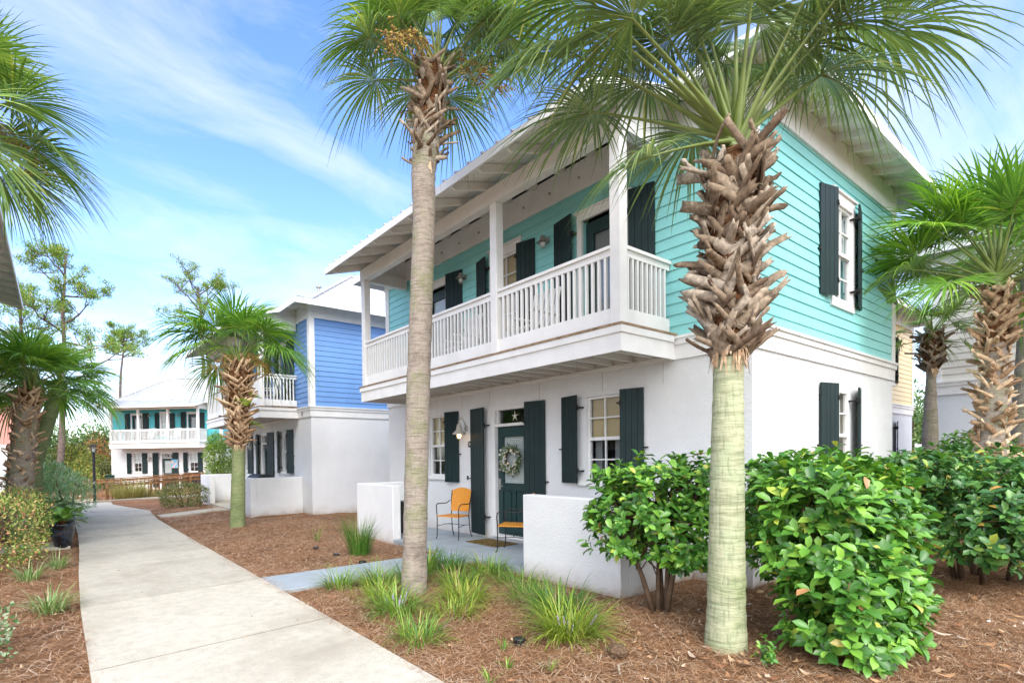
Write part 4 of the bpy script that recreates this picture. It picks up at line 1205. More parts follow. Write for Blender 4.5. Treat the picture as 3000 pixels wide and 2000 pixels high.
palm('palm', 'palm covered in cut stubs with bright green crown, rising from hedge by cream house', G_P,
     [(4.62, -1.31, -0.08), (4.66, -1.32, 1.56), (4.75, -1.35, 2.74), (4.81, -1.38, 3.77), (4.80, -1.36, 4.25)],
     [0.2, 0.18, 0.14, 0.12, 0.10], 'trunk_grey', boots=(0.25, 4.1, 0.21, 0.16, 180, 0.22, 0.033),
     crown=xC+auto_crown(cC, 30, 1.08, 1.12, 12, emin=8, emax=85, droop=0.14, clear=50), fr_mat='frond_bright', nl=54, seed=12, boot_mat='boot_dark')
cC2 = np.array([7.45, -1.45, 4.95])
palm('palm', 'smooth grey trunked palm just behind the stub covered one, against the cream siding', G_P,
     [(7.24, -1.33, -0.08), (7.30, -1.38, 2.5), (7.45, -1.45, 4.95)], [0.19, 0.165, 0.14], 'trunk_grey',
     crown=auto_crown(cC2, 18, 0.75, 0.9, 17, emin=5, emax=80, droop=0.15), fr_mat='frond_bright', nl=38, seed=17)
cD = np.array([7.96, 0.02, 4.15])
palm('palm', 'slim pale trunked palm in the narrow gap between the turquoise and cream houses', G_P,
     [(7.94, 0.03, -0.08), (7.94, 0.03, 2.0), (7.96, 0.02, 4.12)], [0.15, 0.13, 0.12], 'trunk_grey', boots=(3.3, 4.1, 0.12, 0.21, 40, 0.20, 0.03),
     crown=auto_crown(cD, 10, 0.45, 0.55, 21, emin=-20, emax=70, droop=0.3), fr_mat='frond', nl=36, seed=21)
cF = np.array([-7.12, 11.6, 3.32])
palm('palm', 'short stout palm, trunk fully covered in stubs, behind the left hedge', G_P,
     [(-7.40, 11.73, -0.08), (-7.36, 11.73, 1.43), (-7.21, 11.66, 2.8), (-7.12, 11.6, 3.32)], [0.26, 0.24, 0.2, 0.14], 'trunk_grey', boots=(0.9, 3.2, 0.20, 0.23, 165, 0.20, 0.030),
     crown=auto_crown(cF, 28, 0.72, 0.92, 25, emin=-4, emax=82, droop=0.24, clear=22), fr_mat='frond_bright', nl=50, seed=25, boot_mat='boot_dark')
cF2 = np.array([-6.60, 14.3, 3.75])
palm('palm', 'palm with smooth green leaning trunk tucked behind the stout stubbly palm by the salmon house', G_P,
     [(-7.31, 14.78, -0.08), (-7.22, 14.72, 1.6), (-6.60, 14.3, 3.75)], [0.24, 0.2, 0.15], 'trunk_green',
     crown=auto_crown(cF2, 22, 0.75, 0.92, 29, emin=-10, emax=75, droop=0.3), fr_mat='frond_bright', nl=38, seed=29)
cG = np.array([-7.70, 6.0, 6.05])
palm('palm', 'palm crown leaning into the sky at the upper left edge, trunk out of view', G_P,
     [(-8.15, 6.0, -0.08), (-8.10, 6.0, 3.0), (-7.80, 6.0, 6.0)], [0.17, 0.15, 0.13], 'trunk_grey', boots=(5.3, 6.0, 0.14, 0.18, 40, 0.18, 0.03),
     crown=auto_crown(cG, 34, 0.85, 1.0, 33, emin=-25, emax=84, droop=0.12, clear=-90), nl=54, seed=33, stalks=6, crown_c=cG)

# ------------------------------------------------------------------ leaf scatter
LEAF_V = np.array([(0, 0, 0), (-0.40, 0.30, 0.09), (0, 0.33, 0.0), (0.40, 0.30, 0.09), (-0.50, 0.70, 0.08), (0, 0.70, -0.03), (0.50, 0.70, 0.08), (0, 1.0, -0.12)], float)
LEAF_F = np.array([(0, 2, 1, 1), (0, 3, 2, 2), (1, 2, 5, 4), (2, 3, 6, 5), (4, 5, 7, 7), (5, 6, 7, 7)])
def frames(d, up_hint):
    d = d/np.linalg.norm(d, axis=1, keepdims=True)
    s = np.cross(d, up_hint); ln = np.linalg.norm(s, axis=1, keepdims=True); s = s/np.maximum(ln, 1e-6)
    nn = np.cross(s, d)
    return s, d, nn
def leaves_mesh(name, pos, d, up_hint, L, Wd, mats, parent, full=True):
    s, d, nn = frames(d, up_hint)
    n = len(pos)
    T = LEAF_V if full else np.array([(0, 0, 0), (-0.5, 0.45, 0.06), (0, 1, 0), (0.5, 0.45, 0.06)], float)
    V = pos[:, None]+s[:, None]*(T[None, :, 0:1]*Wd[:, None, None])+d[:, None]*(T[None, :, 1:2]*L[:, None, None])+nn[:, None]*(T[None, :, 2:3]*L[:, None, None])
    k = len(T)
    V = V.reshape(-1, 3); b = (np.arange(n)*k)[:, None, None]
    if full:
        q = LEAF_F[2:4]; tr = LEAF_F[[0, 1, 4, 5]][:, :3]
        # mesh of triangles only
        tri = np.concatenate([tr, q[:, [0, 1, 2]], q[:, [0, 2, 3]]])
        Fq = (b+tri[None]).reshape(-1, 3)
    else: Fq = (b+np.array([[0, 1, 2, 3]])[None]).reshape(-1, 4)
    return np_mesh(name, V, Fq, mats, parent)
def ell_points(n, c, r, rg, shell=0.35, top_flat=1.0, lumps=0):
    """points in the outer shell of a lumpy ellipsoid"""
    u = rg.normal(size=(n, 3)); u /= np.linalg.norm(u, axis=1, keepdims=True)
    rr = 1-shell*rg.random(n)**1.6
    lump = 1+0.13*np.sin(u[:, 0]*5+c[0]*3)*np.cos(u[:, 1]*4+c[1])+0.10*np.sin(u[:, 2]*7+u[:, 0]*3)
    p = u*(rr*lump)[:, None]
    # squarer profile
    p = np.sign(p)*np.abs(p)**0.78
    return np.array(c)+p*np.array(r), u
def whorl_shrub(name, label, cat, group, base, blobs, nwh, per, L, mat, seed, stems=5, stem_h=0.6, stem_r=0.018, zmin=0.02, twigs=60, gap=0.0, spreadf=0.65):
    """shrub with leaves in terminal rosettes"""
    rg = np.random.default_rng(seed)
    S = empty(name, (base[0], base[1], 0)); tag(S, label, cat, group)
    b0 = np.array([base[0], base[1], 0.0])
    wts = np.array([b[1][0]*b[1][1]+b[1][1]*b[1][2] for b in blobs]); wts = wts/wts.sum()
    P, U = [], []
    for (c, r), wt in zip(blobs, wts):
        p, u = ell_points(int(nwh*wt), c, r, rg, 0.5)
        P.append(p); U.append(u)
    P = np.concatenate(P); U = np.concatenate(U)
    k = P[:, 2] > zmin
    if gap:   # natural openings
        f = np.sin(P[:, 0]*7.3+1.1)*np.sin(P[:, 1]*6.1+0.4)*np.sin(P[:, 2]*8.7+seed)
        k &= f < gap
    P, U = P[k], U[k]; n = len(P)
    wd = U*0.75+np.array([0, 0, 0.75]); wd /= np.linalg.norm(wd, axis=1, keepdims=True)
    pos, dr, hint, LL = [], [], [], []
    a = rg.random((n, 3))-0.5
    e1 = np.cross(wd, a); e1 /= np.linalg.norm(e1, axis=1, keepdims=True); e2 = np.cross(wd, e1)
    for j in range(per):
        ang_ = j*2.4+rg.random(n)*0.8
        op = rg.uniform(0.55, 1.35, n)
        d = e1*np.cos(ang_)[:, None]*np.sin(op)[:, None]+e2*np.sin(ang_)[:, None]*np.sin(op)[:, None]+wd*np.cos(op)[:, None]
        d[:, 2] -= 0.18
        pos.append(P-wd*(0.012*j)); dr.append(d); hint.append(wd); LL.append(L*rg.uniform(0.42, 1.22, n))
    pos = np.concatenate(pos)-b0; dr = np.concatenate(dr); hint = np.concatenate(hint); LL = np.concatenate(LL)
    leaves_mesh('foliage', pos, dr, hint, LL, LL*0.50, M[mat], S)
    mb = MB()
    for i in range(stems):
        az = i*2*PI/stems+rg.random(); r0 = rg.uniform(0.0, 0.10)
        c, r = blobs[i % len(blobs)]
        tgt = np.array(c)+np.array([math.cos(az)*r[0]*0.5, math.sin(az)*r[1]*0.5, r[2]*0.3])-b0
        p0 = np.array([math.cos(az)*r0, math.sin(az)*r0, -0.03])
        if len(blobs) > 1: p0 = p0+np.array([(c[0]-b0[0])*spreadf, (c[1]-b0[1])*spreadf, 0])
        midp = p0*0.7+tgt*0.3; midp[2] = tgt[2]*0.55
        pts = [(1-t)**2*p0+2*t*(1-t)*midp+t*t*tgt for t in np.linspace(0, 1, 7)]
        mb.tube(pts, (stem_r*np.linspace(1.2, 0.45, 7)).tolist(), 7)
        for _ in range(max(2, twigs//stems)):
            t = rg.uniform(0.35, 1); p = (1-t)**2*p0+2*t*(1-t)*midp+t*t*tgt
            q = pos[rg.integers(len(pos))]
            if np.linalg.norm(q-p) > 0.9: q = p+(q-p)*0.5
            mb.tube([p, (p+q)/2+np.array([0, 0, 0.03]), q], [stem_r*0.3, stem_r*0.22, stem_r*0.12], 4, cap=False)
    mb.build('stem', M['stem'], S, smooth=True, fixn=False)
    return S
whorl_shrub('shrub', 'glossy multi stemmed shrub between the near patio wall and the pale green palm trunk', 'shrub', 'glossy evergreen shrubs',
            (-1.75, 0.12), [((-1.80, 0.24, 1.16), (0.52, 0.52, 0.42)), ((-1.60, -0.02, 0.78), (0.46, 0.42, 0.34)), ((-1.95, 0.42, 0.92), (0.34, 0.34, 0.40)), ((-1.55, -0.15, 1.25), (0.34, 0.34, 0.34))], 1000, 6, 0.106, 'leaf_hedge', 41, stems=5, stem_r=0.026, twigs=120, zmin=0.36, gap=0.35, spreadf=0.15)
whorl_shrub('hedge', 'big glossy leaved hedge reaching the ground, right of the pale green palm trunk', 'hedge', 'glossy evergreen shrubs',
            (-1.2, -1.15), [((-1.62, -1.22, 1.00), (0.50, 0.46, 0.56)), ((-1.72, -1.42, 0.40), (0.46, 0.40, 0.42)), ((-1.38, -1.52, 0.50), (0.46, 0.36, 0.50)), ((-1.15, -1.42, 0.95), (0.46, 0.36, 0.50)), ((-0.95, -0.78, 1.12), (0.70, 0.42, 0.48)), ((-0.75, -1.15, 0.90), (0.62, 0.45, 0.60)),
                            ((0.3, -0.75, 1.20), (0.75, 0.4, 0.42))], 2700, 6, 0.118, 'leaf_hedge', 42, stems=9, stem_r=0.022, twigs=120, gap=0.42)
whorl_shrub('shrub', 'broad dark green shrub on bare brown stems at the right edge, below the stubbly palm', 'shrub', 'glossy evergreen shrubs',
            (3.0, -1.5), [((1.9, -1.05, 1.18), (0.85, 0.5, 0.44)), ((3.1, -1.4, 1.08), (1.0, 0.6, 0.56)), ((2.7, -2.15, 0.92), (0.85, 0.5, 0.62)), ((1.6, -1.75, 0.88), (0.6, 0.45, 0.55)), ((3.2, -2.6, 0.6), (0.7, 0.5, 0.5))], 2700, 6, 0.11, 'leaf_dark', 43, stems=7, stem_r=0.03, twigs=90, zmin=0.16, gap=0.5, spreadf=0.4)
whorl_shrub('shrub', 'farther glossy bush whose top shows behind the stub covered palm base', 'shrub', 'glossy evergreen shrubs',
            (5.9, -1.5), [((5.6, -1.0, 1.4), (0.9, 0.6, 0.55)), ((5.5, -2.4, 1.35), (0.9, 0.6, 0.62))], 600, 6, 0.10, 'leaf_hedge', 44, stems=4, zmin=0.3, twigs=20)
whorl_shrub('seedling', 'small leafy sprout at the foot of the pale green palm trunk', 'seedling', None,
            (-2.32, -1.12), [((-2.32, -1.12, 0.10), (0.09, 0.08, 0.09))], 16, 6, 0.055, 'leaf_hedge', 45, stems=3, stem_r=0.006, twigs=3)

def leafy_blob(name, label, cat, group, base, blobs, n, L, mat, seed, aspect=0.5, shell=0.45, stems=6, zmin=0.0, full=False, boxy=0.8, stem_r=0.02, upbias=0.4):
    rg = np.random.default_rng(seed)
    S = empty(name, (base[0], base[1], base[2] if len(base) > 2 else 0)); tag(S, label, cat, group)
    b0 = np.array(S.location)
    wts = np.array([b[1][0]*b[1][1]+b[1][1]*b[1][2]+b[1][0]*b[1][2] for b in blobs]); wts = wts/wts.sum()
    P, U = [], []
    for (c, r), wt in zip(blobs, wts):
        u = rg.normal(size=(int(n*wt), 3)); u /= np.linalg.norm(u, axis=1, keepdims=True)
        rr = 1-shell*rg.random(len(u))**1.5
        lump = 1+0.12*np.sin(u[:, 0]*6+c[0]*3)*np.cos(u[:, 1]*5+c[1])+0.08*np.sin(u[:, 2]*9+u[:, 0]*7)
        p = u*(rr*lump)[:, None]; p = np.sign(p)*np.abs(p)**boxy
        P.append(np.array(c)+p*np.array(r)); U.append(u)
    P = np.concatenate(P); U = np.concatenate(U); k = P[:, 2] > b0[2]+zmin; P, U = P[k], U[k]
    m_ = len(P); d = U*0.6+rg.normal(size=(m_, 3))*0.6+np.array([0, 0, upbias]); hint = U+rg.normal(size=(m_, 3))*0.5+np.array([0, 0, 0.4])
    LL = L*rg.uniform(0.6, 1.3, m_)
    leaves_mesh('foliage', P-b0, d, hint, LL, LL*aspect, M[mat], S, full)
    mb = MB()
    for i in range(stems):
        c, r = blobs[i % len(blobs)]; az = rg.random()*2*PI
        p0 = np.array([c[0]-b0[0]+rg.normal(0, 0.08), c[1]-b0[1]+rg.normal(0, 0.08), -0.05])
        q = np.array(c)-b0+np.array([math.cos(az)*r[0]*0.6, math.sin(az)*r[1]*0.6, r[2]*0.6])
        mb.tube([p0, (p0+q)/2+np.array([0, 0, 0.1]), q], [stem_r, stem_r*0.7, stem_r*0.3], 6)
    if stems: mb.build('stem', M['stem'], S, fixn=False)
    return S
leafy_blob('hedge', 'small leaved hedge flecked yellow, pink and red along the left of the path', 'hedge', None, (-7.9, 8.2, 0),
           [((-7.70, 7.55, 0.55), (0.85, 0.75, 0.56)), ((-7.62, 8.6, 0.58), (0.82, 0.85, 0.56)), ((-7.62, 10.2, 0.62), (0.82, 1.0, 0.55)), ((-8.9, 8.6, 0.55), (1.0, 1.6, 0.5))], 17000, 0.044, 'leaf_abelia', 51, 0.55, stems=14, boxy=0.62)
leafy_blob('shrub', 'white edged variegated shrub at the lower left corner', 'shrub', None, (-7.62, 3.0, 0),
           [((-7.42, 2.62, 0.25), (0.42, 0.45, 0.28)), ((-7.65, 3.2, 0.28), (0.4, 0.4, 0.26))], 2400, 0.045, 'leaf_varieg', 52, 0.6, stems=5, boxy=0.75)
leafy_blob('shrub', 'round clipped shrub in the mulch before the timber railing', 'shrub', None, (-3.15, 17.5, 0),
           [((-3.15, 17.55, 0.42), (0.82, 0.82, 0.44))], 5200, 0.055, 'leaf_mixed', 53, 0.5, stems=5)
leafy_blob('bush', 'silvery green narrow leaved bush behind the potted sago palms', 'bush', None, (-7.0, 15.6, 0),
           [((-7.1, 15.8, 0.95), (0.85, 0.8, 0.85)), ((-6.5, 15.1, 0.70), (0.65, 0.7, 0.7))], 5200, 0.13, 'leaf_silver', 54, 0.16, stems=8, boxy=1.0, upbias=0.8)
leafy_blob('bush', 'reddish bush left of the stout palm trunk', 'bush', None, (-8.7, 13.2, 0),
           [((-8.5, 13.0, 0.75), (0.9, 0.9, 0.75))], 3000, 0.07, 'leaf_red', 55, 0.45, stems=5)
leafy_blob('bamboo', 'bright yellow green bamboo thicket between the distant and blue houses', 'bamboo', None, (-0.3, 23.6, -0.1),
           [((-0.55, 23.2, 1.7), (0.75, 0.8, 1.0)), ((-0.2, 23.8, 0.9), (0.85, 0.8, 0.9)), ((-0.8, 23.0, 2.3), (0.4, 0.5, 0.6))], 7000, 0.16, 'leaf_bright', 56, 0.18, stems=14, boxy=1.0, stem_r=0.012)
leafy_blob('bush', 'sparse twiggy bush in the gap beside the yellow house', 'bush', None, (9.2, 1.9, 0),
           [((9.3, 2.2, 1.5), (0.5, 0.4, 0.7))], 700, 0.07, 'leaf_wild', 57, 0.5, stems=26, boxy=1.0, stem_r=0.010)

# ------------------------------------------------------------------ grass clumps
def blades(n, c, r, Lm, wd, rg, lean=0.9, K=6, upright=0.35, c2=(0, 0)):
    az = rg.random(n)*2*PI; rr = r*np.sqrt(rg.random(n))
    bx = c[0]+rr*np.cos(az); by = c[1]+rr*np.sin(az)
    a2 = az+rg.normal(0, 0.5, n); L = Lm*rg.uniform(0.55, 1.15, n); bend = lean*rg.uniform(upright, 1.25, n)
    w = wd*rg.uniform(0.7, 1.2, n)
    V = np.zeros((n, K+1, 2, 3)); x = bx.copy(); y = by.copy(); z = np.full(n, -0.01+c[2]); th = rg.uniform(0.05, 0.95, n)*lean
    for k in range(K+1):
        t = k/K; ww = w*(1-t**2.2)*(0.6+0.4*min(1, 4*t))+0.0002
        sx, sy = -np.sin(a2), np.cos(a2)
        V[:, k, 0] = np.stack([x-sx*ww, y-sy*ww, z], 1); V[:, k, 1] = np.stack([x+sx*ww, y+sy*ww, z], 1)
        th = th+bend*(1.9/K)*(0.35+1.2*t)
        x = x+np.cos(a2)*np.sin(th)*L/K; y = y+np.sin(a2)*np.sin(th)*L/K; z = z+np.cos(th)*L/K
        z = np.maximum(z, c[2]+0.008+rg.random(n)*0.01)
    F = []
    b = (np.arange(n)*(K+1)*2)[:, None]
    for k in range(K): F.append(b+np.array([[2*k, 2*k+1, 2*k+3, 2*k+2]]))
    return V.reshape(-1, 3), np.concatenate(F)
def clump(label, c, n, r, L, wd, mat, seed, lean=0.9, group='grass clumps in the mulch', name='grass_clump', flowers=0):
    rg = np.random.default_rng(seed)
    if lean > 0.7: n = int(n*0.95); L = L*0.98; r = r*1.25; wd = wd*1.25
    V, F = blades(n, (0, 0, 0), r, L, wd, rg, lean)
    o = np_mesh(name, V, F, M[mat]); o.location = (c[0], c[1], c[2] if len(c) > 2 else 0)
    tag(o, label, 'grass clump', group)
    if flowers:
        if 'lilac' not in M: M['lilac'] = plain('lilac_flower', (0.42, 0.36, 0.50), 0.7, 0.2)
        for k in range(flowers):
            mb = MB(); a = rg.random()*2*PI; rr = rg.uniform(0.05, L*0.5); h = rg.uniform(0.12, 0.22)
            mb.tube([(rr*math.cos(a)*0.5, rr*math.sin(a)*0.5, 0), (rr*math.cos(a), rr*math.sin(a), h)], 0.0018, 4, cap=False)
            for j in range(10):
                t = 0.6+0.4*j/10
                mb.obox((rr*math.cos(a)*(0.5+0.5*t)+rg.normal(0, .003), rr*math.sin(a)*(0.5+0.5*t)+rg.normal(0, .003), h*t), (1, 0, 0), (0, 1, 0), (0, 0, 1), .004, .004, .004)
            mb.build('flower_spike', M['lilac'], o)
    return o
CL = [
 ('tallest upright dark green grass clump, in front of the farther patio wall', (-2.66, 5.02), 420, 0.17, 0.72, 0.0032, 'grass_dark', 0.42),
 ('long bladed clump at the edge of the blue walkway nearest the path', (-3.90, 3.10), 190, 0.13, 0.42, 0.0035, 'grass', 1.0),
 ('arching clump between the blue walkway and the slim palm trunk', (-3.45, 2.98), 260, 0.16, 0.46, 0.0035, 'grass', 1.0),
 ('clump left of the slim palm base, spilling over the mulch', (-3.75, 2.35), 230, 0.15, 0.38, 0.0035, 'grass_yellow', 1.05),
 ('dense clump in front of the slim palm trunk with lilac flower spikes', (-3.85, 1.80), 330, 0.17, 0.42, 0.0036, 'grass', 1.05),
 ('low ragged clump nearest the concrete path edge', (-4.15, 0.95), 220, 0.15, 0.34, 0.0033, 'grass', 1.05),
 ('lime green mound right of the slim palm base', (-3.02, 1.72), 330, 0.17, 0.42, 0.0036, 'grass_yellow', 1.1),
 ('dark grassy tuft at the patio opening behind the slim palm', (-2.15, 3.25), 280, 0.18, 0.40, 0.0035, 'grass_dark', 0.95),
 ('sword leaved tuft just right of the slim palm trunk by the patio', (-2.55, 3.15), 90, 0.09, 0.46, 0.0075, 'grass', 0.45),
 ('soft clump touching the corner end of the near patio wall', (-1.92, 2.62), 260, 0.17, 0.42, 0.0035, 'grass', 1.0),
 ('thin spreading clump along the foot of the near patio wall', (-2.05, 1.95), 200, 0.20, 0.36, 0.003, 'grass', 1.1),
 ('mid green clump halfway along the foot of the near patio wall', (-2.35, 1.35), 250, 0.20, 0.38, 0.0032, 'grass', 1.1),
 ('largest sprawling clump with yellow green blades in the foreground bed', (-3.03, 0.22), 460, 0.17, 0.52, 0.0042, 'grass_yellow', 1.0),
 ('darker clump just behind the sprawling yellow green one', (-2.62, 0.72), 330, 0.18, 0.50, 0.0038, 'grass_dark', 0.95),
 ('tiny sparse tuft alone in the open mulch bed', (-2.58, 7.05), 26, 0.06, 0.42, 0.003, 'grass', 0.55),
 ('clump against the blue walkway behind the slim palm', (-2.95, 2.95), 230, 0.16, 0.40, 0.0035, 'grass', 1.0),
 ('clump filling the space between the lime green mound and the patio', (-2.62, 2.35), 260, 0.18, 0.38, 0.0035, 'grass', 1.05),
 ('small clump left of the lime green mound, right against the slim trunk', (-3.45, 1.35), 200, 0.15, 0.33, 0.0033, 'grass_yellow', 1.05),
]
for i, (lb, c, n, r, L, wd, mt, ln) in enumerate(CL): clump(lb, c, n, r, L, wd, mt, 200+i, ln, flowers=6 if i in (4, 12) else 0)
for i, (lb, c, n, r, L) in enumerate([('striped liriope tuft at the foot of the left hedge', (-7.05, 6.25), 90, 0.09, 0.36), ('striped liriope tuft next to the nearer pot', (-6.72, 7.0), 80, 0.08, 0.36),
                                   ('larger striped liriope tuft beside the path, nearest the camera', (-6.80, 4.15), 150, 0.11, 0.38)]):
    clump(lb, c, n, r, L, 0.0055, 'grass_varieg', 300+i, 0.9, group='striped liriope along the path')
for i, (c, lb) in enumerate((((-3.95, 0.02), 'smallest weed sprout, low in the mulch near the path'), ((-3.72, -0.20), 'star shaped weed sprout in the bare mulch'), ((-4.25, -0.12), 'weed sprout closest to the bottom of the path'),
                          ((-3.72, 0.32), 'weed sprout left of the black disc light'))):
    clump(lb, c, 14, 0.02, 0.15, 0.004, 'grass', 320+i, 0.8, group='weed sprouts', name='weed')
clump('tall feathery dry grass in front of the timber railing', (-4.1, 25.2, -0.15), 900, 0.55, 1.1, 0.010, 'grass_dry', 340, 0.7)
clump('shorter straw coloured grass along the timber railing', (-2.7, 26.2, -0.2), 700, 0.9, 0.7, 0.010, 'grass_dry', 341, 0.8)
rg = np.random.default_rng(5)
V_, F_, of = [], [], 0
for k in range(260):
    x, y = rg.uniform(-9.5, -6.2), rg.uniform(20, 34)
    V, F = blades(30, (x, y, gz(x, y)), 0.25, 0.18, 0.007, rg, 0.8, K=3); V_.append(V); F_.append(F+of); of += len(V)
tag(np_mesh('grass', np.concatenate(V_), np.concatenate(F_), M['grass']), 'patch of lawn left of the far path', 'grass', kind='stuff')

# ------------------------------------------------------------------ sago palms in pots
def feather(base, az, el, L, n, rg, wl=0.13, droop=0.5):
    V = []; F = []; mi = []
    d = np.array([math.cos(az)*math.cos(el), math.sin(az)*math.cos(el), math.sin(el)]); s = np.array([-math.sin(az), math.cos(az), 0])
    pts = []
    for t in np.linspace(0, 1, 10): pts.append(np.array(base)+d*L*t-np.array([0, 0, droop*L*t*t]))
    mb = MB(); mb.tube(pts, np.linspace(0.009, 0.002, 10).tolist(), 4)
    V = list(map(np.array, mb.v)); F = [f for f in mb.f if len(f) == 4]; mi = [1]*len(F)
    for i in range(n):
        t = 0.12+0.88*i/n; p = np.array(base)+d*L*t-np.array([0, 0, droop*L*t*t]); tg = d-np.array([0, 0, 2*droop*t]); tg /= np.linalg.norm(tg)
        upv = np.cross(tg, s)*-1
        l = wl*(1-abs(2*t-0.9)**2.5*0.6)*rg.uniform(0.9, 1.1)
        for sd in (-1, 1):
            q = p+s*sd*l*0.85+tg*l*0.55+np.array([0, 0, 0.25*l]); w = tg*0.006; o = len(V)
            m2 = (p+q)/2+np.array([0, 0, 0.02*l])
            V += [p-w, p+w, m2+w, m2-w, q+w*0.2, q-w*0.2]; F += [(o, o+1, o+2, o+3), (o+3, o+2, o+4, o+5)]; mi += [0, 0]
    return np.array(V), np.array(F), np.array(mi)
def sago(label, loc, z, n, L, seed, elo=10, group='sago palms'):
    rg = np.random.default_rng(seed); S = empty('sago_palm', (loc[0], loc[1], z)); tag(S, label, 'sago palm', group)
    mb = MB(); mb.lathe([(0.05, -0.1), (0.075, 0.0), (0.06, 0.07), (0.02, 0.10)], (0, 0, 0), 10); mb.build('stem', M['fiber'], S)
    for k in range(n):
        V, F, mi = feather((0, 0, 0.05), k*2.4+seed, rad(rg.uniform(elo, 70)), L*rg.uniform(0.8, 1.1), 34, rg, wl=0.14*L/0.7)
        np_mesh('frond', V, F, [M['sago'], M['petiole']], S, mi=mi)
def pot(label, loc, s=1.0):
    mb = MB(); mb.lathe([(0.11*s, 0), (0.125*s, 0.02*s), (0.175*s, 0.20*s), (0.195*s, 0.33*s), (0.185*s, 0.40*s), (0.20*s, 0.42*s), (0.205*s, 0.45*s), (0.185*s, 0.455*s), (0.17*s, 0.42*s), (0.01, 0.40*s)], (0, 0, 0), 32)
    o = mb.build('plant_pot', M['pot'], smooth=True); o.location = (loc[0], loc[1], 0); tag(o, label, 'plant pot', 'dark glazed pots')
pot('rounded dark glazed pot at the hedge end, nearer of two', (-6.66, 9.45)); pot('slimmer dark pot partly behind the rounded one', (-6.60, 11.0), 0.95)
sago('sago palm arching out of the nearer dark pot toward the path', (-6.66, 9.45), 0.42, 14, 0.62, 61)
sago('sago palm in the farther dark pot', (-6.60, 11.0), 0.40, 12, 0.55, 62)
sago('large dense sago palm planted behind the pots, above the hedge', (-7.0, 12.4), 0.35, 22, 0.95, 63, 0)

# ferns growing on the green trunked palm
def fern(label, p, az, el, L):
    rg = np.random.default_rng(int(az*100) % 97)
    S = empty('fern', p); tag(S, label, 'fern', 'ferns growing on the palm trunk')
    for k, (da, de) in enumerate(((0, 0), (0.7, 0.3), (-0.6, 0.5))):
        V, F, mi = feather((0, 0, 0), az+da, el+de, L*(1-0.15*k), 12, rg, wl=0.16, droop=0.5)
        np_mesh('frond', V, F, [M['fern'], M['petiole']], S, mi=mi)
RW = math.atan2(Rv.y, Rv.x)
fern('fern pointing left from the stubs of the green trunked palm', (-3.33, 10.45, 3.25), RW+PI, 0.25, 0.42)
fern('small fern on the front of the green trunked palm stubs', (-3.15, 10.08, 3.0), RW-0.9, 0.1, 0.32)
fern('lowest yellow fern pointing right from the green trunked palm', (-2.95, 10.25, 2.45), RW, 0.3, 0.40)
fern('upper fern on the right side of the green trunked palm', (-2.9, 10.25, 3.1), RW+0.2, 0.5, 0.32)

# ------------------------------------------------------------------ pines
def pine(label, base, top, r, seed, limbs, tuft=0.42, dens=26, z_lean=0.0, mat='needles_green'):
    rg = np.random.default_rng(seed)
    P = empty('pine_tree', base); tag(P, label, 'pine tree', 'tall thin pines behind the houses')
    b = np.array(base, float); h = np.array(top, float)-b
    mb = MB(); wob = [np.array([rg.normal(0, 0.10), rg.normal(0, 0.10), 0])*(0 if i in (0,) else 1) for i in range(9)]
    spine = [h*i/8+wob[i] for i in range(9)]
    mb.tube(spine, (r*np.linspace(1.0, 0.25, 9)).tolist(), 10)
    tips = []
    def at(t):
        f = t*8; i = min(7, int(f)); return spine[i]*(1-(f-i))+spine[i+1]*(f-i)
    def limb(p, d, L, rr, depth):
        pts = [p]; q = p.copy(); dd = d/np.linalg.norm(d)
        for k in range(4):
            dd = dd+rg.normal(0, 0.22, 3)+np.array([0, 0, 0.10]); dd /= np.linalg.norm(dd); q = q+dd*L/4; pts.append(q.copy())
        mb.tube(pts, np.linspace(rr, rr*0.35, 5).tolist(), 5, cap=False)
        if depth > 0:
            for k in range(3+int(rg.random()*2)):
                j = 1+int(rg.random()*4); j = min(4, j); e = dd+rg.normal(0, 0.75, 3); e[2] = abs(e[2])*0.5+0.05
                limb(pts[j], e, L*rg.uniform(0.35, 0.55), rr*0.45, depth-1)
            tips.append(pts[-1])
        else: tips.append(pts[-1]); tips.append(pts[2]*0.5+pts[3]*0.5)
    for (t, az, el, L) in limbs:
        d = np.array([math.cos(az)*math.cos(el), math.sin(az)*math.cos(el), math.sin(el)])
        limb(at(t), d, L, r*0.33*(L/3)**0.5, 2)
    mb.build('trunk', M['bark'], P, smooth=True, fixn=False)
    T = np.array(tips); n = len(T)
    c = np.repeat(T, dens, 0)+rg.normal(0, tuft*0.38, (n*dens, 3))*np.array([1, 1, 0.55])
    d = rg.normal(0, 1, (n*dens, 3))+np.array([0, 0, 0.7])
    L = tuft*rg.uniform(0.5, 0.9, n*dens)
    leaves_mesh('foliage', c, d, rg.normal(0, 1, (n*dens, 3)), L, L*0.16, M[mat], P, False)
    return P
def limbs(n, t0, t1, L0, L1, seed, el=0.15):
    rg = np.random.default_rng(seed)
    return [(t0+(t1-t0)*i/n, i*2.4+rg.normal(0, 0.3), el+rg.normal(0, 0.15)+0.5*i/n, L0+(L1-L0)*i/n+rg.normal(0, 0.2)) for i in range(n)]
pine('tallest wide crowned pine rising above the stout left palm', (-6.65, 39.0, -0.4), (-6.1, 38.9, 14.9), 0.24, 71, limbs(12, 0.52, 0.98, 3.6, 1.6, 71), 0.40, 24)
pine('forked pine with long low limb left of the tallest pine', (-8.1, 41.5, -0.4), (-8.6, 41.5, 13.4), 0.22, 72, limbs(10, 0.50, 0.98, 3.4, 1.8, 72), 0.40, 22)
pine('lone slender pine with a small umbrella crown over the distant roof', (-1.39, 61.3, -0.5), (-1.1, 61.4, 14.6), 0.26, 73, limbs(10, 0.86, 1.0, 2.6, 1.6, 73, 0.1), 0.42, 20)
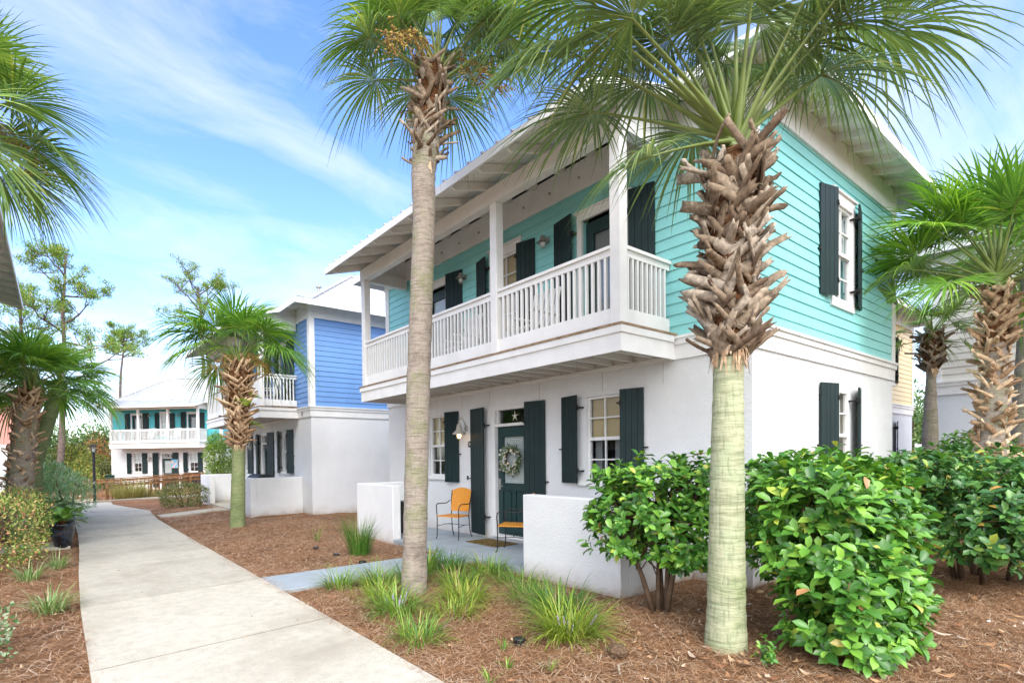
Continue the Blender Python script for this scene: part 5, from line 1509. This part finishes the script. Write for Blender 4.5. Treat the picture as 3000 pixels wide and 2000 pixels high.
pine('pine crown peeping out above the palm before the blue house', (2.7, 42.0, -0.4), (2.4, 41.5, 15.0), 0.24, 74, limbs(10, 0.80, 1.0, 3.2, 1.8, 74), 0.36, 16)

# ------------------------------------------------------------------ trees and bushes behind
G_T = 'trees and bushes of the wood behind'
def wood(label, base, blobs, n, L, mat, seed, cat='bush', name='bush', stems=8, stem_r=0.05, z=-0.4):
    b = (base[0], base[1], z)
    leafy_blob(name, label, cat, G_T, b, [((base[0]+c[0], base[1]+c[1], z+c[2]), r) for c, r in blobs], n, L, mat, seed, 0.5, 0.8, stems, boxy=1.0, stem_r=stem_r)
wood('yellow green wild bush directly behind the lamp post', (-4.5, 47.0), [((0, 0, 1.3), (1.6, 1.2, 1.5)), ((-1.0, 0, 2.2), (1.0, 1.0, 1.3))], 3200, 0.20, 'leaf_wild', 81)
wood('wild bush right of the salmon house', (-6.9, 45.5), [((0, 0, 1.2), (1.2, 1.2, 1.6)), ((0.8, 0, 2.4), (0.8, 1.0, 1.0))], 2800, 0.20, 'leaf_wild', 82)
wood('orange brown autumn tree by the distant turquoise house', (-3.9, 52.0), [((0, 0, 3.2), (1.0, 1.0, 1.5)), ((0.7, 0, 2.0), (0.8, 0.8, 1.0))], 900, 0.16, 'leaf_autumn', 83, 'tree', 'tree', 10, 0.06)
wood('dull green round tree beyond the autumn tree', (-7.0, 58.0), [((0, 0, 4.2), (2.2, 1.8, 1.5)), ((-1.4, 0, 3.2), (1.6, 1.6, 1.5))], 2600, 0.26, 'leaf_oak', 84, 'tree', 'tree', 9, 0.08)
wood('dull green tree whose top stands left of the distant roof', (-3.7, 62.0), [((0, 0, 4.4), (2.0, 1.6, 1.7)), ((1.2, 0, 3.6), (1.5, 1.5, 1.4))], 2600, 0.28, 'leaf_oak', 85, 'tree', 'tree', 9, 0.08)
wood('bare twiggy grey bush between the pine trunks', (-5.9, 50.0), [((0, 0, 2.4), (1.6, 1.2, 2.0))], 900, 0.16, 'leaf_mixed', 86, stems=60, stem_r=0.035)
wood('low green bush at the far end of the path', (-5.4, 41.0), [((0, 0, 0.7), (1.3, 1.0, 1.0))], 1600, 0.16, 'leaf_wild', 87)
wood('low dark bush at the corner of the distant turquoise house', (-3.9, 43.6), [((0, 0, 0.9), (0.7, 0.8, 1.3))], 1400, 0.16, 'leaf_mixed', 88)
wood('bright yellow green thicket right behind the far path lawn', (-6.2, 43.5), [((0, 0, 1.0), (1.3, 0.8, 1.3)), ((1.2, 0.3, 1.4), (0.9, 0.8, 1.4))], 2600, 0.18, 'leaf_wild', 92)
wood('russet topped bush behind the lamp post lantern', (-4.6, 50.0), [((0, 0, 2.2), (0.9, 0.8, 1.5))], 420, 0.15, 'leaf_autumn', 93, stems=14)
wood('tall mixed thicket behind the stout left palm', (-9.5, 52.0), [((0, 0, 2.4), (2.4, 1.4, 2.3))], 3200, 0.24, 'leaf_wild', 89, stems=24)
wood('dark rounded oak seen between the yellow and cream houses', (34.5, 6.6), [((0, 0, 3.4), (2.0, 2.0, 2.2)), ((-1.2, -0.5, 2.4), (1.6, 1.6, 1.6)), ((1.5, 0.5, 3.0), (1.6, 1.6, 2.0))], 4200, 0.28, 'leaf_oak', 90, 'tree', 'tree', 8, 0.12, z=0)
rg = np.random.default_rng(91); n = 9000
P_ = np.stack([rg.uniform(-26, 6, n), rg.uniform(66, 74, n), rg.random(n)**0.8*4.6-0.5+0.7*np.sin(np.linspace(0, 40, n))], 1)
P_[:, 2] += 0.6*np.sin(P_[:, 0]*1.3)*rg.random(n)
LL = rg.uniform(0.3, 0.6, n)
tag(leaves_mesh('woods', P_, rg.normal(0, 1, (n, 3)), rg.normal(0, 1, (n, 3)), LL, LL*0.55, M['leaf_oak'], None, False), 'far off line of woods at the horizon', 'woods', kind='stuff')
# ------------------------------------------------------------------ patio things
def chair(label, loc, rz):
    C_ = empty('armchair', loc, rz); tag(C_, label, 'chair', 'wicker and iron armchairs')
    # local: +x is the front of the chair
    fr = MB(); r = 0.010
    for s in (-1, 1):
        # front leg rising into the arm and curling back to the backrest
        fr.tube([(0.27, s*0.25, 0), (0.24, s*0.245, 0.05), (0.235, s*0.245, 0.42), (0.245, s*0.25, 0.56), (0.235, s*0.262, 0.635), (0.18, s*0.27, 0.665), (0.02, s*0.272, 0.66), (-0.12, s*0.262, 0.655), (-0.20, s*0.235, 0.70)], r, 8)
        fr.tube([(-0.30, s*0.21, 0), (-0.24, s*0.205, 0.10), (-0.20, s*0.20, 0.42), (-0.235, s*0.22, 0.72), (-0.275, s*0.225, 0.90)], r, 8)
        fr.tube([(0.235, s*0.245, 0.24), (-0.02, s*0.215, 0.255), (-0.22, s*0.205, 0.24)], 0.006, 6)
    fr.tube([(0.235, -0.245, 0.43), (0.235, 0.245, 0.43)], 0.008, 8); fr.tube([(-0.2, -0.20, 0.43), (-0.2, 0.20, 0.43)], 0.008, 8)
    fr.tube([(-0.02, -0.215, 0.255), (0.03, 0, 0.27), (-0.02, 0.215, 0.255)], 0.006, 6)
    fr.build('frame', M['black'], C_, smooth=True)
    def sheet(fn, nu=12, nv=10, th=0.012):
        mb = MB(); g = [[fn(u/nu, v/nv) for v in range(nv+1)] for u in range(nu+1)]
        def off(u, v):
            a = Vector(g[min(u+1, nu)][v])-Vector(g[max(u-1, 0)][v]); b = Vector(g[u][min(v+1, nv)])-Vector(g[u][max(v-1, 0)])
            n_ = a.cross(b).normalized(); return tuple(Vector(g[u][v])+n_*th)
        A = [[mb.P(g[u][v]) for v in range(nv+1)] for u in range(nu+1)]; B = [[mb.P(off(u, v)) for v in range(nv+1)] for u in range(nu+1)]
        for u in range(nu):
            for v in range(nv):
                mb.face((A[u][v], A[u+1][v], A[u+1][v+1], A[u][v+1])); mb.face((B[u][v], B[u][v+1], B[u+1][v+1], B[u+1][v]))
        for u in range(nu):
            mb.face((A[u][0], B[u][0], B[u+1][0], A[u+1][0])); mb.face((A[u][nv], A[u+1][nv], B[u+1][nv], B[u][nv]))
        for v in range(nv):
            mb.face((A[0][v], A[0][v+1], B[0][v+1], B[0][v])); mb.face((A[nu][v], B[nu][v], B[nu][v+1], A[nu][v+1]))
        return mb
    sheet(lambda u, v: (-0.20+0.45*u, (v-0.5)*(0.42+0.08*u), 0.44-0.012*math.sin(PI*u)*math.sin(PI*v)), th=-0.02).build('seat', M['wicker'], C_, smooth=False)
    def back(u, v):
        z = 0.50+u*(0.40+0.055*math.sin(PI*v)); w = 0.40+0.06*u
        return (-0.205-0.09*u-0.05*math.sin(PI*v)*0.6+0.02, (v-0.5)*w, z)
    sheet(back).build('backrest', M['wicker'], C_)
    return C_
chair('orange wicker armchair fully visible, backed toward the dark green door shutter', (-0.52, 5.22, 0.062), rad(200))
chair('orange wicker armchair half hidden behind the near patio wall', (-0.62, 3.42, 0.062), rad(122))
# door mat
def matmat():
    k = NT('patterned_mat'); n = k.noise(6, detail=3, dist=2.0)
    k.color(k.ramp(n, [(0.35, (0.03, 0.03, 0.012)), (0.45, (0.14, 0.12, 0.04)), (0.52, (0.26, 0.14, 0.06)), (0.6, (0.05, 0.045, 0.02))])); k.rough(0.95, 0.05); k.bump(k.noise(200), 0.5, 0.004); return k.m
mb = MB(); mb.box(-0.27, 0.27, -0.42, 0.42, 0, 0.012)
o = mb.build('doormat', matmat(), bevel=0.003); o.location = (-0.40, 4.28, 0.063); tag(o, 'dark patterned doormat before the green front door', 'doormat')
# wreath on the front door
def wreath():
    W = empty('wreath', (0.045, 4.185, 1.56)); tag(W, 'round wreath of green sprigs and pale shells on the front door', 'wreath')
    mb = MB(); R = 0.19
    ring = [(0, R*math.cos(t), R*math.sin(t)) for t in np.linspace(0, 2*PI, 25)]
    mb.tube(ring, 0.028, 8, cap=False); mb.build('ring', M['stem'], W)
    rg = np.random.default_rng(9); n = 620
    t = rg.random(n)*2*PI; rr = R+rg.normal(0, 0.03, n)
    P = np.stack([-np.abs(rg.normal(0, 0.03, n))-0.01, rr*np.cos(t), rr*np.sin(t)], 1)
    d = np.stack([-rg.random(n)*0.7, np.cos(t)*0.7-np.sin(t)*rg.normal(0.6, 0.5, n), np.sin(t)*0.7+np.cos(t)*rg.normal(0.6, 0.5, n)], 1)
    L = rg.uniform(0.04, 0.10, n)
    leaves_mesh('sprigs', P, d, rg.normal(0, 1, (n, 3)), L, L*0.28, islandmat('wreath_leaf', [(0, (0.05, 0.10, 0.03)), (0.6, (0.15, 0.22, 0.10)), (1, (0.30, 0.36, 0.26))], 0.6), W)
    n = 70; t = rg.random(n)*2*PI; rr = R+rg.normal(0, 0.035, n)
    P = np.stack([-0.05-rg.random(n)*0.02, rr*np.cos(t), rr*np.sin(t)], 1); d = np.stack([-rg.random(n)*0.3, rg.normal(0, 1, n), rg.normal(0, 1, n)], 1)
    L = rg.uniform(0.04, 0.065, n)
    hint = np.tile([-1.0, 0, 0], (n, 1))+rg.normal(0, 0.3, (n, 3))
    leaves_mesh('shell_cluster', P, d, hint, L, L*0.75, islandmat('shell', [(0, (0.45, 0.47, 0.50)), (0.5, (0.62, 0.60, 0.52)), (1, (0.70, 0.52, 0.38))], 0.5), W)
wreath()
def starfish(label, loc, r, rz=0, group=None):
    mb = MB(); c = mb.P((-0.02, 0, 0)); c2 = mb.P((0.004, 0, 0))
    pts = []
    for k in range(10):
        a = PI/2+k*PI/5; q = r if k % 2 == 0 else r*0.24
        pts.append(mb.P((-0.003, q*math.cos(a), q*math.sin(a))))
    for k in range(10):
        mb.face((c, pts[k], pts[(k+1) % 10])); mb.face((c2, pts[(k+1) % 10], pts[k]))
    o = mb.build('starfish', M['star']); o.location = loc; o.rotation_euler = (0, 0, rz); tag(o, label, 'starfish', group); return o
starfish('dried starfish standing in the glass above the front door', (0.02, 4.08, 2.345), 0.105)
ca, sa = math.cos(ang), math.sin(ang)
def h3(x, y, z): return (2.57+x*ca-y*sa, 36.21+x*sa+y*ca, z-0.33)
for k, (yy, lb) in enumerate(((4.45, 'left starfish above the door of the distant house'), (4.2, 'middle starfish above the door of the distant house'), (3.93, 'right starfish above the door of the distant house'))):
    starfish(lb, h3(-0.02, yy, 2.345), 0.12, ang, 'starfish over the distant door')
# number plaque 120 under the lamp
fc = bpy.data.curves.new('plaque_number', 'FONT'); fc.body = '120'; fc.size = 0.085; fc.extrude = 0.002; fc.align_x = 'CENTER'; fc.align_y = 'CENTER'
tmp = bpy.data.objects.new('number_text', fc); COL.objects.link(tmp); bpy.context.view_layer.update()
num_me = bpy.data.meshes.new_from_object(tmp.evaluated_get(bpy.context.evaluated_depsgraph_get())); bpy.data.objects.remove(tmp)
mb = MB(tf_front); mb.tube([(0, 0, 0), (0, 0.012, 0)], 0.062, 24)
o = mb.build('number_plaque', M['plaque'], house1); o.location = (0, 5.37, 1.87)
fo = bpy.data.objects.new('number', num_me); COL.objects.link(fo); fo.parent = o; num_me.materials.clear(); num_me.materials.append(M['paper'])
fo.rotation_euler = (PI/2, 0, -PI/2); fo.location = (-0.015, 0, 0)
mb = MB(tf_front); mb.box(5.42, 5.46, 0, 0.015, 1.16, 1.24); mb.build('doorbell', M['black'], house1)
# round crest on the belt of the blue house
mb = MB(tf_front); mb.tube([(0.62, 0.03, 3.0), (0.62, 0.045, 3.0)], 0.075, 20); mb.build('round_vent', M['grey_metal'], house2)
# storage box and hose behind the wall
S = empty('storage_box', (-1.02, 6.75, 0.062)); tag(S, 'black storage box tucked behind the farther patio wall', 'storage box')
mb = MB(); mb.box(-0.22, 0.22, -0.32, 0.30, 0, 0.60); mb.build('body', M['black'], S, bevel=0.01)
mb = MB(); mb.box(-0.24, 0.24, -0.34, 0.32, 0.602, 0.65); mb.build('lid', M['black'], S, bevel=0.01)
mb = MB(); mb.tube([(-1.22, 6.36, 0.07), (-1.25, 6.33, 0.2), (-1.27, 6.36, 0.42), (-1.22, 6.42, 0.62), (-1.1, 6.5, 0.73)], 0.012, 8)
o = mb.build('garden_hose', plain('green_rubber', (0.0, 0.25, 0.09), 0.4)); tag(o, 'short loop of bright green garden hose on the black storage box', 'hose')
# balcony rocking chairs (white)
def rocker(label, loc, rz, group):
    R = empty('rocking_chair', loc, rz); tag(R, label, 'rocking chair', group)
    mb = MB()
    for s in (-0.27, 0.27):
        mb.tube([(-0.40, s, 0.06), (-0.2, s, 0.025), (0.1, s, 0.015), (0.36, s, 0.05)], 0.015, 6)
        mb.tube([(0.24, s, 0.03), (0.24, s, 0.62)], 0.018, 6); mb.tube([(-0.2, s, 0.03), (-0.22, s, 0.55), (-0.34, s, 1.08)], 0.018, 6)
        mb.box(-0.28, 0.30, s-0.04, s+0.04, 0.62, 0.64)
    mb.tube([(0.24, -0.27, 0.4), (0.24, 0.27, 0.4)], 0.015, 6); mb.tube([(0.24, -0.27, 0.2), (0.24, 0.27, 0.2)], 0.012, 6)
    mb.build('frame', M['trim'], R)
    b = MB()
    for k in range(7):
        y = -0.22+k*0.44/6; b.obox((-0.285, y, 0.78), (0.97, 0, 0.22), (0, 1, 0), (-0.22, 0, 0.97), 0.008, 0.025, 0.30)
    b.tube([(-0.345, -0.27, 1.05), (-0.36, 0, 1.10), (-0.345, 0.27, 1.05)], 0.03, 6, flat=0.5); b.build('backrest', M['trim'], R)
    s_ = MB()
    for k in range(6): s_.box(-0.2+k*0.078, -0.2+k*0.078+0.06, -0.26, 0.26, 0.42, 0.435)
    s_.build('seat', M['trim'], R)
rocker('white rocking chair on the turquoise balcony, behind the nearest railing bay', (-0.55, 3.05, 3.205), rad(180), 'white rocking chairs on balconies')
rocker('white rocking chair on the turquoise balcony left of the middle post', (-0.55, 4.95, 3.205), rad(172), 'white rocking chairs on balconies')
rocker('grey white rocking chair on the distant balcony behind the middle railing bay', h3(-0.62, 5.05, 3.205), ang+PI, 'white rocking chairs on balconies')
rocker('grey white rocking chair on the distant balcony behind the right railing bay', h3(-0.62, 3.1, 3.205), ang+PI, 'white rocking chairs on balconies')
rocker('white rocking chair on the blue house balcony', (-0.7-0.6, 11.87+2.0, 3.205), rad(170), 'white rocking chairs on balconies')
# covered grills peeping over patio walls
def grill(label, loc, rz):
    mb = MB()
    prof = [(-0.30, 0.0), (-0.32, 0.75), (-0.26, 0.92), (-0.12, 1.02), (0.12, 1.02), (0.26, 0.92), (0.32, 0.75), (0.30, 0.0)]
    A = [mb.P((x, -0.55+0.04*(z > 0.8), z)) for x, z in prof]; B = [mb.P((x, 0.55-0.04*(z > 0.8), z)) for x, z in prof]
    for k in range(len(prof)-1): mb.face((A[k], A[k+1], B[k+1], B[k]))
    mb.face(A); mb.face(B[::-1]); mb.face((A[0], B[0], B[-1], A[-1]))
    o = mb.build('covered_grill', plain('grill_cover', (0.015, 0.015, 0.017), 0.5, 0.4, var=0.4, vs=9, bump=0.5, bs=14, bd=0.03), bevel=0.03)
    o.location = loc; o.rotation_euler = (0, 0, rz); tag(o, label, 'grill', 'covered grills')
grill('black covered grill showing over the patio wall of the blue house', (-1.75, 13.35, 0.17), rad(0))
grill('black covered grill under the window of the distant turquoise house', h3(-0.6, 1.9, 0.15), ang)
# poster on the distant door shutter
mb = MB(); mb.box(-0.006, 0.0, -0.25, 0.25, -0.30, 0.30)
k_ = NT('poster_print'); cx_ = k_.N('ShaderNodeSeparateXYZ'); k_.L(k_.co(), cx_.inputs[0])
k_.color(k_.mix(k_.ramp(k_.noise(5, detail=2), [(0.48, (0, 0, 0)), (0.52, (1, 1, 1))]), (0.12, 0.42, 0.60), (0.66, 0.42, 0.40))); k_.rough(0.6)
o = mb.build('poster', k_.m); o.location = h3(-0.135, 3.52, 1.78); o.rotation_euler = (0, 0, ang); tag(o, 'blue and pink poster pinned beside the distant house door', 'poster')
# lamp post by the path end
LP = empty('lamp_post', (-5.58, 21.75, 0)); tag(LP, 'black path lamp post with square lantern, at the far bend of the path', 'lamp post')
mb = MB(); mb.tube([(0, 0, -0.1), (0, 0, 1.98)], 0.052, 14); mb.lathe([(0.10, 0), (0.10, 0.03), (0.06, 0.06)], (0, 0, 0.0), 16); mb.build('post', M['black'], LP, smooth=False)
ln = MB(); ln.box(-0.085, 0.085, -0.085, 0.085, 1.98, 2.0)
for sx in (-1, 1):
    for sy in (-1, 1): ln.hexa([(sx*0.07-0.008, sy*0.07-0.008, 2.0), (sx*0.07+0.008, sy*0.07-0.008, 2.0), (sx*0.07+0.008, sy*0.07+0.008, 2.0), (sx*0.07-0.008, sy*0.07+0.008, 2.0),
                                 (sx*0.09-0.008, sy*0.09-0.008, 2.22), (sx*0.09+0.008, sy*0.09-0.008, 2.22), (sx*0.09+0.008, sy*0.09+0.008, 2.22), (sx*0.09-0.008, sy*0.09+0.008, 2.22)])
ln.hexa([(-0.14, -0.14, 2.221), (0.14, -0.14, 2.221), (0.14, 0.14, 2.221), (-0.14, 0.14, 2.221), (-0.05, -0.05, 2.29), (0.05, -0.05, 2.29), (0.05, 0.05, 2.29), (-0.05, 0.05, 2.29)])
lan = ln.build('lantern', M['black'], LP)
g = MB(); g.hexa([(-0.07, -0.07, 2.002), (0.07, -0.07, 2.002), (0.07, 0.07, 2.002), (-0.07, 0.07, 2.002), (-0.088, -0.088, 2.218), (0.088, -0.088, 2.218), (0.088, 0.088, 2.218), (-0.088, 0.088, 2.218)])
g.build('pane', M['glass'], lan)
g = MB(); g.lathe([(0.02, 2.003), (0.045, 2.05), (0.045, 2.15), (0.02, 2.2)], (0, 0, 0), 10); g.build('bulb', M['white_glass'], lan)
# timber ramp railings
def rail_run(label, a, b, za, zb, zg, posts=4, nb=28, h=0.98, group='timber ramp railings'):
    R = empty('railing', (a[0], a[1], za)); tag(R, label, 'railing', group)
    A, B = Vector((a[0], a[1], za)), Vector((b[0], b[1], zb)); d = B-A; L = d.length; u = d.normalized(); sd = u.cross(Vector((0, 0, 1))).normalized()
    up = sd.cross(u); O = A.copy()
    t = MB(); t.obox(d/2+Vector((0, 0, h)), u, sd, up, L/2+0.05, 0.075, 0.02); t.obox(d/2+Vector((0, 0, h-0.12)), u, sd, up, L/2, 0.02, 0.07); t.build('top_rail', M['rampwood'], R)
    t = MB(); t.obox(d/2+Vector((0, 0, 0.10)), u, sd, up, L/2, 0.02, 0.06); t.build('bottom_rail', M['rampwood'], R)
    p0 = None
    for k in range(posts):
        c = d*(k/(posts-1))
        mb = MB(); mb.box(-0.055, 0.055, -0.055, 0.055, -0.5, h-0.022); o = mb.build('post', M['rampwood'], R); o.location = c+sd*0.078
    bmb = MB(); bmb.box(-0.02, 0.02, -0.02, 0.02, 0.05, h-0.06); b0 = None
    for k in range(nb):
        c = d*((k+0.5)/nb)-sd*0.042
        if b0 is None: b0 = bmb.build('baluster', M['rampwood'], R); b0.location = c
        else: share(b0, R, c)
rail_run('timber railing nearest the camera, rising to the right before the distant house', (-4.95, 25.6), (0.45, 26.5), -0.36, -0.05, -0.36, 4, 36)
rail_run('middle timber railing of the ramp, behind the nearest one', (-6.0, 31.0), (0.2, 30.8), -0.36, -0.02, -0.36, 4, 34)
rail_run('short timber railing section right of the ramp by the blue house', (0.5, 27.2), (4.0, 26.2), -0.02, 0.0, -0.3, 3, 20)
# curved left end board of the ramp
mb = MB(); pts = [(-6.75, 31.0, -0.35), (-6.85, 31.0, 0.25), (-6.75, 31.0, 0.48), (-6.5, 31.0, 0.62), (-5.9, 31.0, 0.66)]
mb.tube(pts, 0.10, 8, flat=0.4)
o = mb.build('handrail', M['rampwood']); tag(o, 'curved timber end of the ramp handrail beside the far path', 'handrail')
mb = MB(); mb.hexa([(-4.9, 25.8, -0.5), (4.0, 26.6, -0.5), (4.0, 30.6, -0.5), (-4.9, 30.9, -0.5), (-4.9, 25.8, -0.33), (4.0, 26.6, 0.0), (4.0, 30.6, 0.0), (-4.9, 30.9, -0.33)])
o = mb.build('ramp_deck', M['rampwood']); tag(o, 'timber ramp deck between the brown railings', 'ramp')
# mailbox-like green bin at the distant house corner
mb = MB(); mb.box(-0.28, 0.28, -0.28, 0.28, 0, 0.95); mb.box(-0.31, 0.31, -0.31, 0.31, 0.952, 1.03)
o = mb.build('bin', plain('dark_green_plastic', (0.015, 0.05, 0.035), 0.4), bevel=0.03); o.location = h3(-0.7, 8.15, 0.0); tag(o, 'dark green bin at the left corner of the distant house', 'bin')
# black disc landscape lights
def disc(label, x, y):
    mb = MB(); mb.lathe([(0.045, -0.03), (0.05, 0.015), (0.055, 0.02), (0.055, 0.035), (0.05, 0.042), (0.001, 0.042)], (0, 0, 0), 20)
    o = mb.build('ground_light', M['black'], smooth=False); o.location = (x, y, 0.0); tag(o, label, 'ground light', 'black ground lights')
disc('black disc light in the bare foreground mulch', -3.50, 0.36); disc('black disc light by the blue walkway edge', -2.95, 4.36)
disc('black disc light in the open mulch left of the tall grass clump', -2.98, 6.1); disc('black disc light at the foot of the tall grass clump', -3.0, 5.2)
mb = MB(); mb.lathe([(0.02, 0), (0.075, 0.01), (0.085, 0.04), (0.06, 0.075), (0.02, 0.085)], (0, 0, 0), 14)
o = mb.build('pine_cone', plain('old_cone', (0.20, 0.13, 0.08), 0.9, 0.1, var=0.6, vs=40, bump=1, bs=50, bd=0.02)); o.location = (-3.08, -0.33, 0.0); tag(o, 'brown shaggy cone lying on the mulch beside the sprawling grass clump', 'cone')
# fallen frond pieces / sticks
for i, (x, y, a, L, lb) in enumerate(((-3.45, -0.62, 0.5, 0.30, 'pale curved stick lying low in the foreground mulch'), (-2.5, 1.15, 0.9, 0.16, 'short grey stick between the grass clumps'), (-3.6, 8.6, 0.2, 0.34, 'pale palm husk in the mulch near the green trunked palm'), (-6.85, 3.1, 0.15, 0.26, 'pale strip of bark in the mulch left of the path'), (-6.9, 4.6, 0.9, 0.30, 'long pale strip lying behind the larger liriope tuft'))):
    mb = MB(); mb.tube([(0, 0, 0.02), (L*0.5, 0.03, 0.035), (L, -0.02, 0.015)], [0.006, 0.012, 0.005], 6, flat=0.45)
    o = mb.build('stick', M['boot']); o.location = (x, y, 0.005); o.rotation_euler = (0, 0, a); tag(o, lb, 'stick', 'bits of dry wood on the mulch')
# real estate style signs far behind on the right
def sign(label, loc, rz, w, h, bands, post_h):
    S = empty('sign_board', loc, rz); tag(S, label, 'sign', 'distant white signs')
    mb = MB(); mb.box(-0.03, 0.03, -w/2, w/2, post_h-h, post_h); mb.build('board', M['paper'], S)
    mb = MB(); mb.box(-0.04, 0.04, -w/2-0.08, -w/2-0.002, -0.1, post_h+0.04); mb.box(-0.04, 0.04, w/2+0.002, w/2+0.08, -0.1, post_h+0.04); mb.build('post', M['paper'], S)
    for z0, z1, wd, c in bands:
        mb = MB(); mb.box(-0.036, -0.031, -w/2*wd, w/2*wd, post_h-z1, post_h-z0); mb.build('print', plain('sign_print', c, 0.5), S)
sign('tall white sign with green panel seen in the house gap', (23.8, 4.25, 0), rad(18), 0.55, 1.3, ((0.1, 0.5, 0.8, (0.03, 0.30, 0.20)), (0.75, 1.1, 0.8, (0.35, 0.60, 0.45))), 2.45)
sign('lower white sign with blue print beside the slim palm trunk', (23.6, 3.3, 0), rad(18), 0.7, 1.6, ((0.35, 0.65, 0.6, (0.03, 0.07, 0.35)), (0.85, 0.95, 0.5, (0.25, 0.3, 0.5))), 1.95)
# ------------------------------------------------------------------ sky and sun
w = bpy.data.worlds.new('World'); sc.world = w; w.use_nodes = True
t = w.node_tree; n = t.nodes; l = t.links
bg = n['Background']; bg.inputs['Strength'].default_value = 0.15
SUN_EL, SUN_AZ = rad(46), rad(241)     # azimuth of the sun measured from +X counter-clockwise
sky = n.new('ShaderNodeTexSky'); sky.sky_type = 'NISHITA'; sky.sun_disc = False
sky.sun_elevation = SUN_EL; sky.sun_rotation = PI/2-SUN_AZ
sky.air_density = 1.0; sky.dust_density = 0.6; sky.ozone_density = 2.2; sky.altitude = 0
tc = n.new('ShaderNodeTexCoord')
# thin high cloud: project the direction onto a plane overhead
sep = n.new('ShaderNodeSeparateXYZ'); l.new(tc.outputs['Generated'], sep.inputs[0])
def mth(op, a, b=0.5, c=None):
    x = n.new('ShaderNodeMath'); x.operation = op
    for i, v in enumerate((a, b) if c is None else (a, b, c)):
        if hasattr(v, 'is_output'): l.new(v, x.inputs[i])
        else: x.inputs[i].default_value = v
    return x.outputs[0]
zc = mth('ADD', mth('MAXIMUM', sep.outputs['Z'], 0.0), 0.22)
cx = mth('DIVIDE', sep.outputs['X'], zc); cy = mth('DIVIDE', sep.outputs['Y'], zc)
cmb = n.new('ShaderNodeCombineXYZ'); l.new(cx, cmb.inputs[0]); l.new(cy, cmb.inputs[1])
mp = n.new('ShaderNodeMapping'); mp.inputs['Rotation'].default_value = (0, 0, rad(-25)); mp.inputs['Scale'].default_value = (0.6, 1.1, 1)
l.new(cmb.outputs[0], mp.inputs['Vector'])
def nz(scale, det, rg, dist, loc=(0, 0, 0)):
    x = n.new('ShaderNodeTexNoise'); x.inputs['Scale'].default_value = scale; x.inputs['Detail'].default_value = det
    x.inputs['Roughness'].default_value = rg; x.inputs['Distortion'].default_value = dist
    m2 = n.new('ShaderNodeMapping'); m2.inputs['Location'].default_value = loc; l.new(mp.outputs[0], m2.inputs['Vector']); l.new(m2.outputs[0], x.inputs['Vector'])
    return x.outputs['Fac']
c1 = nz(1.3, 8, 0.55, 0.9, (3.3, 0.9, 0)); c2 = nz(3.6, 8, 0.6, 1.6, (5, 2, 0))
cl = mth('ADD', mth('MULTIPLY', c1, 0.72), mth('MULTIPLY', c2, 0.28))
# clouds thicken toward the horizon
hor = mth('POWER', mth('SUBTRACT', 1.0, mth('MAXIMUM', sep.outputs['Z'], 0.0)), 3.0)
# unseen bright cloud bank behind the camera, sun's side, added as fill light
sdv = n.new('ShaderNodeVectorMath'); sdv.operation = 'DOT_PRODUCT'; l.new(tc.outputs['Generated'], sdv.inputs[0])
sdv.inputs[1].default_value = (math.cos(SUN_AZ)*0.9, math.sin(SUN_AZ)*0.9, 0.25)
fill_veil = mth('MULTIPLY', mth('MAXIMUM', mth('ADD', sdv.outputs['Value'], 0.12), 0.0), 0.42)
den = mth('ADD', mth('ADD', cl, mth('MULTIPLY', hor, 0.20)), fill_veil)
rp = n.new('ShaderNodeValToRGB'); e = rp.color_ramp.elements
e[0].position = 0.455; e[0].color = (0, 0, 0, 1); e[1].position = 0.84; e[1].color = (0.90,)*3+(1,)
l.new(den, rp.inputs['Fac'])
hs = n.new('ShaderNodeHueSaturation'); hs.inputs['Hue'].default_value = 0.516; hs.inputs['Saturation'].default_value = 1.2; hs.inputs['Value'].default_value = SKY_V = 1.45
l.new(sky.outputs[0], hs.inputs['Color'])
mx = n.new('ShaderNodeMix'); mx.data_type = 'RGBA'
l.new(rp.outputs['Color'], mx.inputs['Factor']); l.new(hs.outputs[0], mx.inputs['A'])
cb = n.new('ShaderNodeCombineXYZ'); cv = mth('ADD', mth('MULTIPLY', fill_veil, 13.0), 3.9)      # added cloud bank brightened toward the sun for more fill
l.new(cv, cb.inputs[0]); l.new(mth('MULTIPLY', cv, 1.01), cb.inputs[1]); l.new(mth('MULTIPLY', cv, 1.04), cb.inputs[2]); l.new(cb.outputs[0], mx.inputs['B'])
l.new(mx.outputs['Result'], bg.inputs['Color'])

sd = bpy.data.lights.new('sun', 'SUN'); sd.energy = 1.5; sd.angle = rad(40); sd.color = (1.0, 0.95, 0.87)
so = bpy.data.objects.new('sun', sd); COL.objects.link(so)
dr = Vector((math.cos(SUN_EL)*math.cos(SUN_AZ), math.cos(SUN_EL)*math.sin(SUN_AZ), math.sin(SUN_EL)))
so.rotation_euler = dr.to_track_quat('Z', 'Y').to_euler()
so.location = (0, 0, 30)

sc.view_settings.view_transform = 'Standard'; sc.view_settings.look = 'None'; sc.view_settings.gamma = 1
sc.view_settings.use_curve_mapping = False
sc.view_settings.exposure = 1.25
sc.cycles.max_bounces = 8; sc.cycles.transparent_max_bounces = 12
sc.cycles.use_adaptive_sampling = True; sc.cycles.adaptive_threshold = 0.02
sc.cycles.use_denoising = True
sc.cycles.sample_clamp_indirect = 6
